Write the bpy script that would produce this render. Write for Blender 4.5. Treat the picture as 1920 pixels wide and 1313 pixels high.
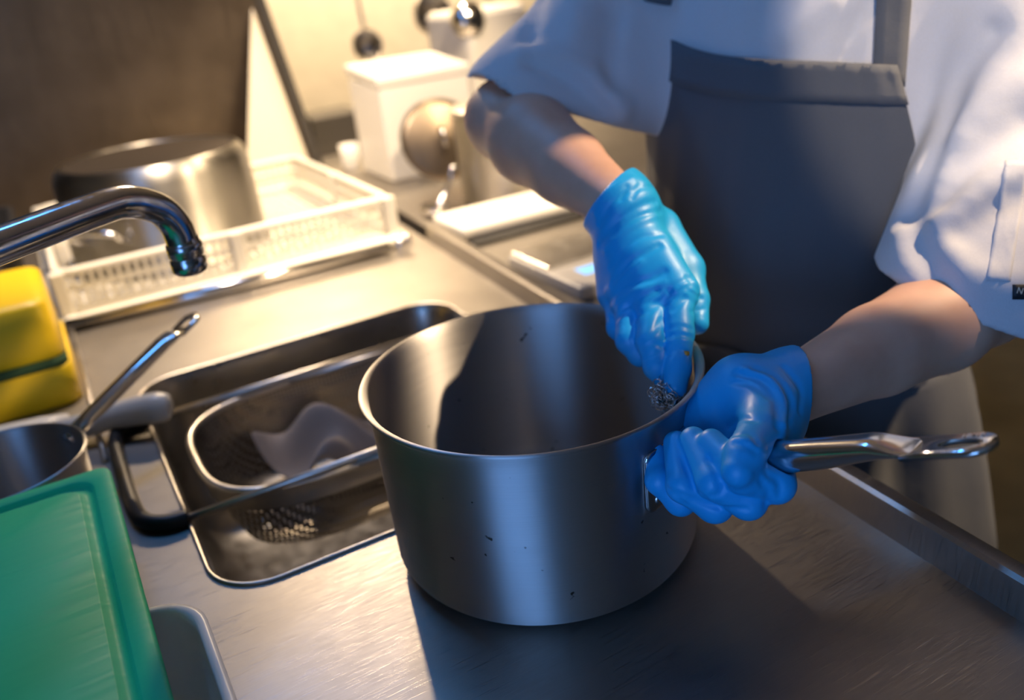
import bpy, bmesh, math, random
import numpy as np
from mathutils import Vector, Matrix

random.seed(7)
rng = np.random.default_rng(7)
for o in list(bpy.data.objects):
    bpy.data.objects.remove(o, do_unlink=True)
scene = bpy.context.scene
COL = scene.collection

# ------------------------------------------------------------------ camera
cam_d = bpy.data.cameras.new('camera')
cam = bpy.data.objects.new('camera', cam_d)
COL.objects.link(cam)
cam_d.sensor_width = 36.0
cam_d.lens = 1631.48 * 36.0 / 1920.0
cam_d.clip_start = 0.02
PITCH, ROLL, YAW = 0.4194, -0.1169, 0.4687
_cp, _sp = math.cos(PITCH), math.sin(PITCH)
_fw = Vector((math.sin(YAW) * _cp, math.cos(YAW) * _cp, -_sp))
_r = Vector((math.cos(YAW), -math.sin(YAW), 0))
_u = _r.cross(_fw)
_r2 = _r * math.cos(ROLL) + _u * math.sin(ROLL)
_u2 = -_r * math.sin(ROLL) + _u * math.cos(ROLL)
cam.matrix_world = Matrix(((_r2.x, _u2.x, -_fw.x, -0.3115), (_r2.y, _u2.y, -_fw.y, -0.5866),
                           (_r2.z, _u2.z, -_fw.z, 0.4833), (0, 0, 0, 1)))
cam_d.dof.use_dof = True
cam_d.dof.focus_distance = 0.63
cam_d.dof.aperture_fstop = 3.3
scene.camera = cam

# ------------------------------------------------------------------ world, light, exposure
scene.view_settings.view_transform = 'Standard'
scene.view_settings.look = 'None'
scene.view_settings.gamma = 1.0
scene.view_settings.use_curve_mapping = False
scene.view_settings.exposure = 0.0
w = bpy.data.worlds.new('world')
scene.world = w
w.use_nodes = True
w.node_tree.nodes['Background'].inputs[0].default_value = (0.25, 0.42, 0.8, 1)
w.node_tree.nodes['Background'].inputs[1].default_value = 0.4


def aim(o, loc, target):
    o.location = loc
    o.rotation_euler = (Vector(target) - Vector(loc)).to_track_quat('-Z', 'Y').to_euler()


def spot(name, loc, target, power, color, size_deg, blend=0.3, radius=0.03):
    d = bpy.data.lights.new(name, 'SPOT')
    d.energy = power
    d.color = color
    d.spot_size = math.radians(size_deg)
    d.spot_blend = blend
    d.shadow_soft_size = radius
    o = bpy.data.objects.new(name, d)
    COL.objects.link(o)
    aim(o, loc, target)
    return o


WARM = (1.0, 0.74, 0.46)
# ceiling spots of the kitchen: over the dish racks, behind the cook's shoulder, in front of the cook
spot('ceiling_spot_racks', (-0.05, 1.05, 1.58), (-0.03, 1.30, 0.0), 190, WARM, 66, 0.6, 0.03)
spot('ceiling_spot_table', (0.95, 0.75, 1.58), (0.62, 1.40, 0.0), 210, WARM, 58, 0.5, 0.03)
spot('pendant_far', (0.42, 2.20, 1.28), (-0.10, 0.15, 0.0), 100, WARM, 46, 0.4, 0.04)
spot('ceiling_spot_side', (1.06, -0.50, 1.45), (0.45, 0.43, 0.07), 170, WARM, 40, 0.06, 0.02)
spot('ceiling_spot_front', (-0.25, -0.95, 1.58), (0.48, -0.09, 0.45), 92, (1.0, 0.82, 0.62), 14, 0.2, 0.02)
spot('ceiling_spot_wall', (0.95, 2.15, 1.58), (0.80, 2.7, 0.2), 270, WARM, 110, 0.7, 0.05)
# cool blue strip light in the ceiling over the drainer
ls = bpy.data.lights.new('ceiling_strip_light', 'AREA')
ls.shape = 'RECTANGLE'
ls.size, ls.size_y = 0.70, 0.12
ls.energy = 8
ls.color = (0.06, 0.36, 1.0)
lso = bpy.data.objects.new('ceiling_strip_light', ls)
COL.objects.link(lso)
lso.location = (-0.15, 1.0, 1.61)
# daylight through the window in the left wall, behind the photographer
wy0, wy1, wz0, wz1 = -2.15, -0.75, -0.05, 1.25
wd = bpy.data.lights.new('window_daylight', 'AREA')
wd.shape = 'RECTANGLE'
wd.size, wd.size_y = wy1 - wy0, wz1 - wz0
wd.energy = 28
wd.color = (0.17, 0.42, 1.0)
wl = bpy.data.objects.new('window_daylight', wd)
COL.objects.link(wl)
wl.location = (-1.38, (wy0 + wy1) / 2, (wz0 + wz1) / 2)
wl.rotation_euler = Vector((1, 0, 0)).to_track_quat('-Z', 'Y').to_euler()


# ------------------------------------------------------------------ helpers: objects
def tag(o, label=None, cat=None, group=None, kind=None):
    if label: o['label'] = label
    if cat: o['category'] = cat
    if group: o['group'] = group
    if kind: o['kind'] = kind
    return o


def empty(name, loc, label, cat, group=None):
    o = bpy.data.objects.new(name, None)
    COL.objects.link(o)
    o.location = loc
    o.empty_display_size = 0.02
    tag(o, label, cat, group)
    return o


def link(name, me, mat, parent=None, smooth=True):
    """one mesh object; world-space mesh data, kept in place when parented"""
    o = bpy.data.objects.new(name, me)
    COL.objects.link(o)
    if mat is not None:
        me.materials.clear()
        me.materials.append(mat)
    if smooth:
        me.polygons.foreach_set('use_smooth', [True] * len(me.polygons))
    if parent is not None:
        o.parent = parent
        pm = Matrix.LocRotScale(parent.location, parent.rotation_euler, None)
        p = parent.parent
        if p is not None:
            pm = Matrix.LocRotScale(p.location, p.rotation_euler, None) @ pm
        if me.users == 1:
            me.transform(pm.inverted())
    return o


def pyd(verts, faces):
    me = bpy.data.meshes.new('m')
    me.from_pydata([tuple(v) for v in verts], [], [tuple(f) for f in faces])
    me.update()
    return me


def fix_normals(me):
    bm = bmesh.new(); bm.from_mesh(me)
    bmesh.ops.recalc_face_normals(bm, faces=bm.faces)
    bm.to_mesh(me); bm.free()
    return me


def auto_smooth(o, ang=35):
    me = o.data
    bm = bmesh.new(); bm.from_mesh(me)
    for e in bm.edges:
        if len(e.link_faces) == 2 and e.calc_face_angle(0) > math.radians(ang):
            e.smooth = False
    bm.to_mesh(me); bm.free()
    return o


def loft(loops, cap0=False, cap1=False, closed=True):
    n = len(loops[0]); V = []; F = []
    for L in loops: V += [tuple(p) for p in L]
    for i in range(len(loops) - 1):
        for j in range(n if closed else n - 1):
            a = i * n + j; b = i * n + (j + 1) % n
            F.append((a, b, b + n, a + n))
    if cap0: F.append(tuple(range(n - 1, -1, -1)))
    if cap1: F.append(tuple(range((len(loops) - 1) * n, len(loops) * n)))
    return fix_normals(pyd(V, F))


def rrect(cx, cy, hx, hy, r, z, n=8):
    P = []
    r = min(r, hx * .999, hy * .999)
    for sx, sy, a0 in ((1, 1, 0), (-1, 1, 90), (-1, -1, 180), (1, -1, 270)):
        for k in range(n + 1):
            a = math.radians(a0 + 90.0 * k / n)
            P.append((cx + sx * (hx - r) + r * math.cos(a), cy + sy * (hy - r) + r * math.sin(a), z))
    return P


def lathe(profile, n=96, c=(0, 0, 0)):
    loops = []
    for r, z in profile:
        loops.append([(c[0] + max(r, 1e-4) * math.cos(2 * math.pi * j / n), c[1] + max(r, 1e-4) * math.sin(2 * math.pi * j / n), c[2] + z) for j in range(n)])
    return loft(loops)


def box(x0, x1, y0, y1, z0, z1, bev=0.0, seg=2):
    bm = bmesh.new()
    bmesh.ops.create_cube(bm, size=1)
    for v in bm.verts:
        v.co = Vector(((x0 + x1) / 2 + v.co.x * (x1 - x0), (y0 + y1) / 2 + v.co.y * (y1 - y0), (z0 + z1) / 2 + v.co.z * (z1 - z0)))
    if bev > 0:
        bmesh.ops.bevel(bm, geom=list(bm.edges) + list(bm.verts), offset=bev, segments=seg, affect='EDGES', profile=0.5)
    me = bpy.data.meshes.new('m'); bm.to_mesh(me); bm.free()
    return me


def xform(me, mat):
    me.transform(mat); me.update()
    return me


def join(meshes):
    bm = bmesh.new()
    for m in meshes: bm.from_mesh(m)
    me = bpy.data.meshes.new('m'); bm.to_mesh(me); bm.free()
    return me


def catmull(pts, per=8, closed=False):
    P = [Vector(p) for p in pts]; n = len(P); out = []
    rng_ = range(n) if closed else range(n - 1)
    for i in rng_:
        p0 = P[(i - 1) % n] if (closed or i > 0) else P[0] * 2 - P[1]
        p1 = P[i]; p2 = P[(i + 1) % n]
        p3 = P[(i + 2) % n] if (closed or i + 2 < n) else P[-1] * 2 - P[-2]
        for k in range(per):
            t = k / per
            out.append(0.5 * ((2 * p1) + (-p0 + p2) * t + (2 * p0 - 5 * p1 + 4 * p2 - p3) * t * t + (-p0 + 3 * p1 - 3 * p2 + p3) * t ** 3))
    if not closed: out.append(P[-1].copy())
    return out


def tube(path, rad, n=12, closed=False, caps=True):
    P = [Vector(p) for p in path]; m = len(P)
    rads = rad if isinstance(rad, (list, tuple)) else [rad] * m
    loops = []; prev = None
    for i in range(m):
        t = (P[(i + 1) % m] - P[(i - 1) % m]) if closed else (P[min(i + 1, m - 1)] - P[max(i - 1, 0)])
        t.normalize()
        if prev is None:
            a = Vector((0, 0, 1)) if abs(t.z) < .9 else Vector((1, 0, 0))
            prev = (a - t * a.dot(t)).normalized()
        else:
            prev = (prev - t * prev.dot(t)).normalized()
        b = t.cross(prev)
        loops.append([P[i] + (prev * math.cos(2 * math.pi * j / n) + b * math.sin(2 * math.pi * j / n)) * rads[i] for j in range(n)])
    if closed:
        loops.append(loops[0])
        V = []; F = []
        for L in loops[:-1]: V += [tuple(p) for p in L]
        for i in range(m):
            for j in range(n):
                F.append((i * n + j, i * n + (j + 1) % n, ((i + 1) % m) * n + (j + 1) % n, ((i + 1) % m) * n + j))
        return fix_normals(pyd(V, F))
    return loft(loops, caps, caps)


# ------------------------------------------------------------------ helpers: materials
def mat(name, base=(.5, .5, .5), rough=.5, metal=0.0, **kw):
    m = bpy.data.materials.new(name)
    m.use_nodes = True
    b = m.node_tree.nodes['Principled BSDF']
    b.inputs['Base Color'].default_value = (*base, 1)
    b.inputs['Roughness'].default_value = rough
    b.inputs['Metallic'].default_value = metal
    for k, v in kw.items():
        b.inputs[k.replace('_', ' ')].default_value = v
    return m


def N(m, t, **props):
    n = m.node_tree.nodes.new(t)
    for k, v in props.items(): setattr(n, k, v)
    return n


def L(m, a, ao, b, bi):
    m.node_tree.links.new(a.outputs[ao], b.inputs[bi])


def noise(m, scale, detail=3, stretch=(1, 1, 1), rot=(0, 0, 0), rough=.5, distortion=0.0):
    tc = N(m, 'ShaderNodeTexCoord'); mp = N(m, 'ShaderNodeMapping'); nz = N(m, 'ShaderNodeTexNoise')
    mp.inputs['Scale'].default_value = stretch
    mp.inputs['Rotation'].default_value = rot
    nz.inputs['Scale'].default_value = scale
    nz.inputs['Detail'].default_value = detail
    nz.inputs['Roughness'].default_value = rough
    nz.inputs['Distortion'].default_value = distortion
    L(m, tc, 'Object', mp, 0); L(m, mp, 0, nz, 'Vector')
    return nz


def ramp(m, src, out, stops):
    r = N(m, 'ShaderNodeValToRGB')
    e = r.color_ramp.elements
    e[0].position, e[0].color = stops[0][0], (*stops[0][1], 1)
    e[1].position, e[1].color = stops[-1][0], (*stops[-1][1], 1)
    for p, c in stops[1:-1]:
        x = e.new(p); x.color = (*c, 1)
    L(m, src, out, r, 0)
    return r


def bump(m, src, out, strength, dist=.001, prev=None):
    b = N(m, 'ShaderNodeBump')
    b.inputs['Strength'].default_value = strength
    b.inputs['Distance'].default_value = dist
    L(m, src, out, b, 'Height')
    if prev is not None: L(m, prev, 0, b, 'Normal')
    L(m, b, 0, m.node_tree.nodes['Principled BSDF'], 'Normal')
    return b


def g3(v): return (v, v, v)


def steel(name, base=(.58, .56, .54), rough=.3, var=.12, stretch=(1, 1, 1), scale=60, aniso=0.0, bmp=.06, blot=0.0, rot=(0, 0, 0)):
    m = mat(name, base, rough, 1.0)
    p = m.node_tree.nodes['Principled BSDF']
    nz = noise(m, scale, 5, stretch, rot)
    r = ramp(m, nz, 'Fac', [(.3, g3(max(rough - var, .03))), (.7, g3(rough + var))])
    L(m, r, 0, p, 'Roughness')
    if bmp: bump(m, nz, 'Fac', bmp, .0006)
    if blot:
        n2 = noise(m, 9, 6)
        c = ramp(m, n2, 'Fac', [(.35, tuple(b * (1 - blot) for b in base)), (.65, base)])
        L(m, c, 0, p, 'Base Color')
    if aniso:
        p.inputs['Anisotropic'].default_value = aniso
        t = N(m, 'ShaderNodeTangent', direction_type='RADIAL', axis='Z')
        p.inputs['Anisotropic Rotation'].default_value = .25
        L(m, t, 0, p, 'Tangent')
    return m


M_ = {}
M_['pot'] = steel('brushed_pot_steel', (.53, .51, .50), .52, .05, (1, 1, 120), 12, .95, .10)
M_['pot_in'] = M_['pot']
M_['stock'] = steel('stock_pot_steel', (.42, .40, .36), .42, .04, (1, 1, 40), 8, .9, .02)
M_['counter'] = steel('worn_counter_steel', (.41, .38, .345), .46, .05, (2, 26, 1), 22, 0, .06, .14, (0, 0, .5))
M_['sink'] = steel('sink_steel', (.42, .40, .37), .34, .08, (1, 1, 1), 40, 0, .05, .2)
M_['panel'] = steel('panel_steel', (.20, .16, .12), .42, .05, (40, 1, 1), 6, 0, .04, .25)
M_['polish'] = mat('polished_steel', (.70, .68, .66), .15, 1.0)
M_['satin'] = steel('satin_steel', (.66, .63, .59), .36, .06, (1, 1, 1), 50, 0, .03)
M_['chrome'] = steel('dull_chrome', (.5, .5, .52), .16, .08, (1, 1, 1), 90, 0, .04)
M_['mesh'] = mat('perforated_steel', (.30, .27, .23), .4, 1.0)


def scratches(m, layers, strength):
    """fine random scratches: brighter, smoother hairlines in the steel"""
    p = m.node_tree.nodes['Principled BSDF']
    old = p.inputs['Roughness'].links[0].from_socket
    acc = None
    for rot_, sc_, st_ in layers:
        nz = noise(m, sc_, 2, (1, st_, 1), (0, 0, rot_), .5, .3)
        r = ramp(m, nz, 'Fac', [(.62, g3(0)), (.70, g3(1))])
        if acc is None: acc = r.outputs[0]
        else:
            mx = N(m, 'ShaderNodeMath', operation='MAXIMUM')
            m.node_tree.links.new(acc, mx.inputs[0]); m.node_tree.links.new(r.outputs[0], mx.inputs[1]); acc = mx.outputs[0]
    mu = N(m, 'ShaderNodeMath', operation='MULTIPLY_ADD'); mu.inputs[1].default_value = -strength
    m.node_tree.links.new(acc, mu.inputs[0]); m.node_tree.links.new(old, mu.inputs[2])
    m.node_tree.links.new(mu.outputs[0], p.inputs['Roughness'])
    nrm = p.inputs['Normal'].links[0].from_node if p.inputs['Normal'].links else None
    b = N(m, 'ShaderNodeBump'); b.inputs['Strength'].default_value = .12; b.inputs['Distance'].default_value = .0004
    m.node_tree.links.new(acc, b.inputs['Height'])
    if nrm: m.node_tree.links.new(nrm.outputs[0], b.inputs['Normal'])
    m.node_tree.links.new(b.outputs[0], p.inputs['Normal'])


def speckle(m, scale, thr, dark):
    """burnt-on specks"""
    p = m.node_tree.nodes['Principled BSDF']
    base = tuple(p.inputs['Base Color'].default_value)[:3]
    nz = noise(m, scale, 3)
    r = ramp(m, nz, 'Fac', [(thr, base), (thr + .03, dark)])
    L(m, r, 0, p, 'Base Color')


scratches(M_['counter'], ((.45, 30, 26), (-.5, 26, 30), (1.3, 22, 34)), .12)
speckle(M_['pot'], 70, .71, (.10, .085, .07))


def wall_mat(name, c, sc=14, v=.06):
    m = mat(name, c, .75)
    nz = noise(m, sc, 5)
    r = ramp(m, nz, 'Fac', [(.3, tuple(x * (1 - v) for x in c)), (.7, tuple(min(1, x * (1 + v)) for x in c))])
    L(m, r, 0, m.node_tree.nodes['Principled BSDF'], 'Base Color')
    bump(m, nz, 'Fac', .1, .002)
    return m


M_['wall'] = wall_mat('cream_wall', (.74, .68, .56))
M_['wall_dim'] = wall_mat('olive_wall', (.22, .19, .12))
M_['ceil'] = wall_mat('ceiling_paint', (.40, .37, .33))
M_['floor'] = wall_mat('floor_tile', (.36, .29, .15), 5, .2)
M_['white'] = mat('white_plastic', (.80, .78, .73), .35)
M_['white_soft'] = mat('white_board', (.82, .79, .72), .5)
M_['rackwhite'] = mat('rack_plastic', (.80, .76, .66), .42)
M_['black'] = mat('black_rubber', (.012, .012, .013), .45)
M_['dark'] = mat('dark_grey_metal', (.07, .065, .06), .4, .4)
M_['yellow'] = mat('yellow_plastic', (.90, .60, .01), .42)
M_['dgreen'] = mat('dark_green_scourer', (.03, .08, .03), .8)
M_['grey'] = mat('grey_plastic', (.45, .43, .40), .4)


def green_mat():
    c0, c1 = (.004, .50, .23), (.012, .55, .27)
    m = mat('green_board_plastic', c0, .38)
    p = m.node_tree.nodes['Principled BSDF']
    p.inputs['Specular IOR Level'].default_value = .25
    n1 = noise(m, 5, 6)
    r = ramp(m, n1, 'Fac', [(.35, c0), (.62, c1), (.72, (.08, .40, .28))])
    L(m, r, 0, p, 'Base Color')
    n2 = noise(m, 12, 5, (1, 14, 1), (0, 0, .6))
    r2 = ramp(m, n2, 'Fac', [(.35, g3(.48)), (.7, g3(.62))])
    L(m, r2, 0, p, 'Roughness')
    bump(m, n2, 'Fac', .12, .0007)
    return m


M_['green'] = green_mat()
tubm = mat('milky_plastic', (.86, .84, .79), .35)
tp = tubm.node_tree.nodes['Principled BSDF']
tp.inputs['Transmission Weight'].default_value = .05
tp.inputs['Alpha'].default_value = .85
M_['tub'] = tubm
scr = mat('blue_display', (.1, .3, .6), .3)
scr.node_tree.nodes['Principled BSDF'].inputs['Emission Color'].default_value = (.25, .55, 1, 1)
scr.node_tree.nodes['Principled BSDF'].inputs['Emission Strength'].default_value = 1.2
M_['screen'] = scr

# perforated basket: rows of small holes
mm = M_['mesh']
tc = N(mm, 'ShaderNodeTexCoord'); vo = N(mm, 'ShaderNodeTexVoronoi')
vo.inputs['Scale'].default_value = 190; vo.inputs['Randomness'].default_value = .0
L(mm, tc, 'Object', vo, 'Vector')
gt = N(mm, 'ShaderNodeMath', operation='GREATER_THAN'); gt.inputs[1].default_value = .36
L(mm, vo, 'Distance', gt, 0)
L(mm, gt, 0, mm.node_tree.nodes['Principled BSDF'], 'Alpha')

# ------------------------------------------------------------------ the room
def struct(name, me, m):
    o = link(name, me, m, None, False)
    o['kind'] = 'structure'
    return o


FL = -0.90
struct('floor', box(-1.9, 3.4, -2.5, 3.2, FL - .05, FL), M_['floor'])
struct('ceiling', box(-1.9, 3.4, -2.5, 3.2, 1.62, 1.67), M_['ceil'])
struct('wall_back', box(-1.9, 3.4, 3.0, 3.05, FL, 1.62), M_['wall'])
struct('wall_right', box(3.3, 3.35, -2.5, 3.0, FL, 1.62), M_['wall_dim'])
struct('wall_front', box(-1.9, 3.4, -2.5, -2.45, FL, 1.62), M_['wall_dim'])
wf = empty('wall_left', (-1.30, 0, 0), None, None)
wf['kind'] = 'structure'
for a in ((-2.45, wy0, FL, 1.62), (wy1, 3.0, FL, 1.62), (wy0, wy1, FL, wz0), (wy0, wy1, wz1, 1.62)):
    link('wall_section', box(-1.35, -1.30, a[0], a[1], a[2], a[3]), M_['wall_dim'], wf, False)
win = empty('window_1', (-1.32, (wy0 + wy1) / 2, wz0), None, None)
win['kind'] = 'structure'
wm = (wy0 + wy1) / 2
for a in ((wy0, wy0 + .05, wz0, wz1), (wy1 - .05, wy1, wz0, wz1), (wy0, wy1, wz0, wz0 + .05), (wy0, wy1, wz1 - .05, wz1), (wm - .02, wm + .02, wz0, wz1)):
    link('window_frame', box(-1.34, -1.29, a[0], a[1], a[2], a[3], .004), M_['white'], win, False)

# ------------------------------------------------------------------ sink counter
def lipx(y): return .243 + .072 * y


Y0, Y1 = -.62, 1.80
XL = -.95
sc = empty('sink_counter', (-.3, .4, FL), 'worn stainless steel sink counter with a raised lip, under the big saucepan', 'counter')


def plate_with_hole(outer, hole, z0, z1):
    bm = bmesh.new()
    rings = []
    for loop in (outer, hole):
        vs = [bm.verts.new((p[0], p[1], z1)) for p in loop]
        es = [bm.edges.new((vs[i], vs[(i + 1) % len(vs)])) for i in range(len(vs))]
        rings.append((vs, es))
    r = bmesh.ops.triangle_fill(bm, edges=rings[0][1] + rings[1][1], use_beauty=True)
    for vs, es in rings:
        low = [bm.verts.new((v.co.x, v.co.y, z0)) for v in vs]
        n = len(vs)
        for i in range(n):
            bm.faces.new((vs[i], vs[(i + 1) % n], low[(i + 1) % n], low[i]))
    bmesh.ops.recalc_face_normals(bm, faces=bm.faces)
    me = bpy.data.meshes.new('m'); bm.to_mesh(me); bm.free()
    return me


SX0, SX1, SY0, SY1 = -.279, .185, .093, .640
scx, scy, shx, shy = (SX0 + SX1) / 2, (SY0 + SY1) / 2, (SX1 - SX0) / 2, (SY1 - SY0) / 2
outer = [(XL, Y0), (lipx(Y0), Y0), (lipx(Y1), Y1), (XL, Y1)]
top = link('worktop', plate_with_hole(outer, rrect(scx, scy, shx, shy, .055, 0, 10), -.003, 0), M_['counter'], sc, False)
# raised front lip: profile swept along the counter's front edge
prof = [(-.001, -.002), (.0, .001), (.002, .022), (.004, .0285), (.008, .031), (.020, .031), (.0235, .029), (.025, .025), (.025, -.045), (.022, -.045), (.022, .02)]
lp = []
for y in np.linspace(Y0, .955, 9):
    lp.append([(lipx(y) + a, y, b) for a, b in prof])
auto_smooth(link('front_lip', loft(lp, True, True), M_['counter'], sc), 30)
# sink bowl
loops = []
for dz, ins, rad in ((0.0, 0, .055), (-.004, .0015, .055), (-.012, .004, .056), (-.16, .012, .060), (-.215, .020, .065), (-.240, .040, .065), (-.250, .075, .06), (-.252, .15, .05)):
    loops.append(rrect(scx, scy, shx - ins, shy - ins, rad, dz, 10))
link('sink_bowl', loft(loops, False, True), M_['sink'], sc)
# far rim of the bowl: rolled edge
rimpath = [Vector(p) for p in rrect(scx, scy, shx + .002, shy + .002, .056, .001, 10)]
link('sink_rim', tube(rimpath, .0022, 8, True), M_['satin'], sc)
# drain
link('drain', lathe([(0, -.2515), (.04, -.2515), (.045, -.2495), (.045, -.252)], 32, (scx, scy, 0)), M_['satin'], sc)
# rod along the drainer behind the sink, with end bolts
link('drainer_rail', tube([(-.345, .958, .012), (.225, .935, .012)], .011, 16), M_['polish'], sc)
for bx_, by_ in ((.250, .945), (.272, .965)):
    link('bolt', lathe([(0, .022), (.006, .021), (.010, .016), (.011, .008), (.011, 0)], 20, (bx_, by_, 0)), M_['polish'], sc)
# low bead along the left edge of the drainer
link('drainer_edge', tube([(-.340, .435, .002), (-.338, .70, .002), (-.338, .955, .006)], .004, 8), M_['satin'], sc)
for lx, ly in ((XL + .06, Y0 + .06), (XL + .06, Y1 - .06), (lipx(Y0) - .04, Y0 + .06), (lipx(Y1) - .04, Y1 - .06)):
    link('leg', tube([(lx, ly, -.003), (lx, ly, FL)], .02, 16), M_['satin'], sc)
link('under_shelf', box(XL + .03, .16, Y0 + .05, Y1 - .05, -.66, -.64), M_['sink'], sc, False)

# ------------------------------------------------------------------ second work table (behind the cook's right arm)
wt = empty('work_table', (.8, 1.4, FL), 'stainless steel work table carrying the white box and pale scale', 'table')
te = lambda y: lipx(y) + .037
link('table_top', loft([[(te(.44), .44, z), (1.35, .44, z), (1.35, 2.45, z), (te(2.45), 2.45, z)] for z in (-.035, -.004)], True, True), M_['counter'], wt, False)
for lx, ly in ((.40, .50), (1.29, .50), (.52, 2.39), (1.29, 2.39)):
    link('leg', tube([(lx, ly, -.03), (lx, ly, FL)], .02, 16), M_['satin'], wt)
TT = -.004

# ------------------------------------------------------------------ the big saucepan
pan = empty('saucepan', (0, 0, 0), 'large deep stainless steel saucepan being scrubbed, standing on the counter', 'saucepan')
pr = [(0, .0015), (.100, .0015), (.108, .0)]
for k in range(9):
    a = math.radians(-90 + 90 * k / 8)
    pr.append((.1145 + .021 * math.cos(a), .021 + .021 * math.sin(a)))
pr += [(.1365, .06), (.1373, .11), (.1380, .150), (.1385, .157), (.1400, .1620), (.1425, .1658), (.1440, .1672), (.1447, .1686), (.1440, .1700), (.1425, .1702),
       (.1400, .1690), (.1378, .1655), (.1366, .160), (.1362, .150), (.1355, .11), (.1347, .06), (.1335, .024)]
for k in range(1, 8):
    a = math.radians(-90 * k / 8)
    pr.append((.1145 + .019 * math.cos(a), .0225 + .019 * math.sin(a)))
pr += [(.10, .0036), (.05, .0036), (0, .0036)]
link('body', lathe(pr, 180), M_['pot'], pan)

HA = math.radians(-72)
rd = Vector((math.cos(HA), math.sin(HA), 0)); sd = Vector((-math.sin(HA), math.cos(HA), 0))
ax = (rd + Vector((0, 0, .40))).normalized()
up = sd.cross(ax) * -1
if up.z < 0: up = -up
HS = rd * .1385 + Vector((0, 0, .121))


def hp(s, a, b): return HS + ax * (s * 1.077) + sd * a + up * b


loops = []
NS = 40
for s in list(np.linspace(0, .145, 14)) + list(np.linspace(.150, .178, 10)):
    if s < .03:
        wd_ = .0145 - .004 * (s / .03); ht = .0125 - .0018 * (s / .03)
    else:
        wd_ = .0105; ht = .0107
    k = min(max((s - .148) / .030, 0), 1); k = k * k * (3 - 2 * k)
    wd_ = wd_ + (.0135 - wd_) * min(max((s - .12) / .055, 0), 1)
    topz = ht * (1 - k) + .0016 * k
    k2 = min(max((s - .10) / .076, 0), 1); k2 = k2 * k2 * (3 - 2 * k2)
    botz = -ht * (1 - k2) + (-.0016) * k2
    lp = []
    for j in range(NS):
        a = 2 * math.pi * j / NS
        c, si = math.cos(a), math.sin(a)
        mid = (topz + botz) / 2; hh = (topz - botz) / 2
        e = .8
        # the cut end is hollow: the middle of the top sinks before its edges do
        sink = 0
        lp.append(hp(s, wd_ * math.copysign(abs(c) ** e, c), mid + hh * math.copysign(abs(si) ** e, si) + sink))
    loops.append(lp)
hnd = link('handle', loft(loops, True, True), M_['polish'], pan)
# flat hanging end with an oval hole
def stad(s0, s1, hw, b, n=16):
    P = []
    for k in range(n + 1):
        a = math.pi * (-.5 + k / n); P.append(hp(s1 - hw * .9 + hw * .9 * math.cos(a), hw * math.sin(a), b))
    for k in range(n + 1):
        a = math.pi * (.5 + k / n); P.append(hp(s0 + .001 * math.cos(a), hw * math.sin(a), b))
    return P


def oval(sc_, hs, hw, b, n=34):
    P = []
    for k in range(n):
        a = -math.pi / 2 + 2 * math.pi * (k + .5) / n
        P.append(hp(sc_ + hs * math.cos(a), hw * math.sin(a), b))
    return P


o_t = stad(.170, .218, .0135, 0.0016); o_b = stad(.170, .218, .0135, -.0016)
i_t = oval(.199, .0115, .0058, 0.0016); i_b = oval(.199, .0115, .0058, -.0016)
link('hanging_end', loft([i_t, o_t, o_b, i_b, i_t]), M_['polish'], hnd, True)


def text_mesh(body, size, extrude):
    cu = bpy.data.curves.new('t', 'FONT')
    cu.body = body; cu.size = size; cu.extrude = extrude; cu.align_x = 'CENTER'; cu.align_y = 'CENTER'
    to = bpy.data.objects.new('t', cu); COL.objects.link(to)
    dg = bpy.context.evaluated_depsgraph_get()
    me = bpy.data.meshes.new_from_object(to.evaluated_get(dg))
    bpy.data.objects.remove(to, do_unlink=True)
    return me


def place_text(body, size, s, a, extr=.0003):
    me = text_mesh(body, size, extr)
    o = hp(s, a, .0017)
    me.transform(Matrix(((ax.x, sd.x, up.x, o.x), (ax.y, sd.y, up.y, o.y), (ax.z, sd.z, up.z, o.z), (0, 0, 0, 1))))
    return me


M_['etch'] = mat('etched_lettering', (.78, .72, .66), .5, .6)
link('embossed_lettering', place_text('18/10', .0058, .203, .0096), M_['etch'], hnd, False)
link('embossed_lettering', place_text('Contatto', .0058, .192, -.0096), M_['etch'], hnd, False)
# riveted bracket
br_o, br_i = [], []
loops = []
for rr_, ins in ((.1372, 0), (.1402, 0), (.1412, .0015), (.1414, .006)):
    lp = []
    for p in rrect(0, .117, .031 - ins, .026 - ins, .007, 0, 5):
        a = HA + p[0] / .139
        lp.append((rr_ * math.cos(a), rr_ * math.sin(a), p[1]))
    loops.append(lp)
bk = link('handle_bracket', loft(loops, True, True), M_['chrome'], pan)
for a_, z_ in ((-.020, .133), (-.020, .101), (.020, .117)):
    a = HA + a_ / .139
    n_ = Vector((math.cos(a), math.sin(a), 0))
    me = lathe([(0, .0022), (.003, .0018), (.0042, .0005), (.0045, -.001)], 16)
    me.transform(Matrix.Translation(n_ * .1412 + Vector((0, 0, z_))) @ n_.to_track_quat('Z', 'Y').to_matrix().to_4x4())
    link('rivet', me, M_['chrome'], bk)

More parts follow.
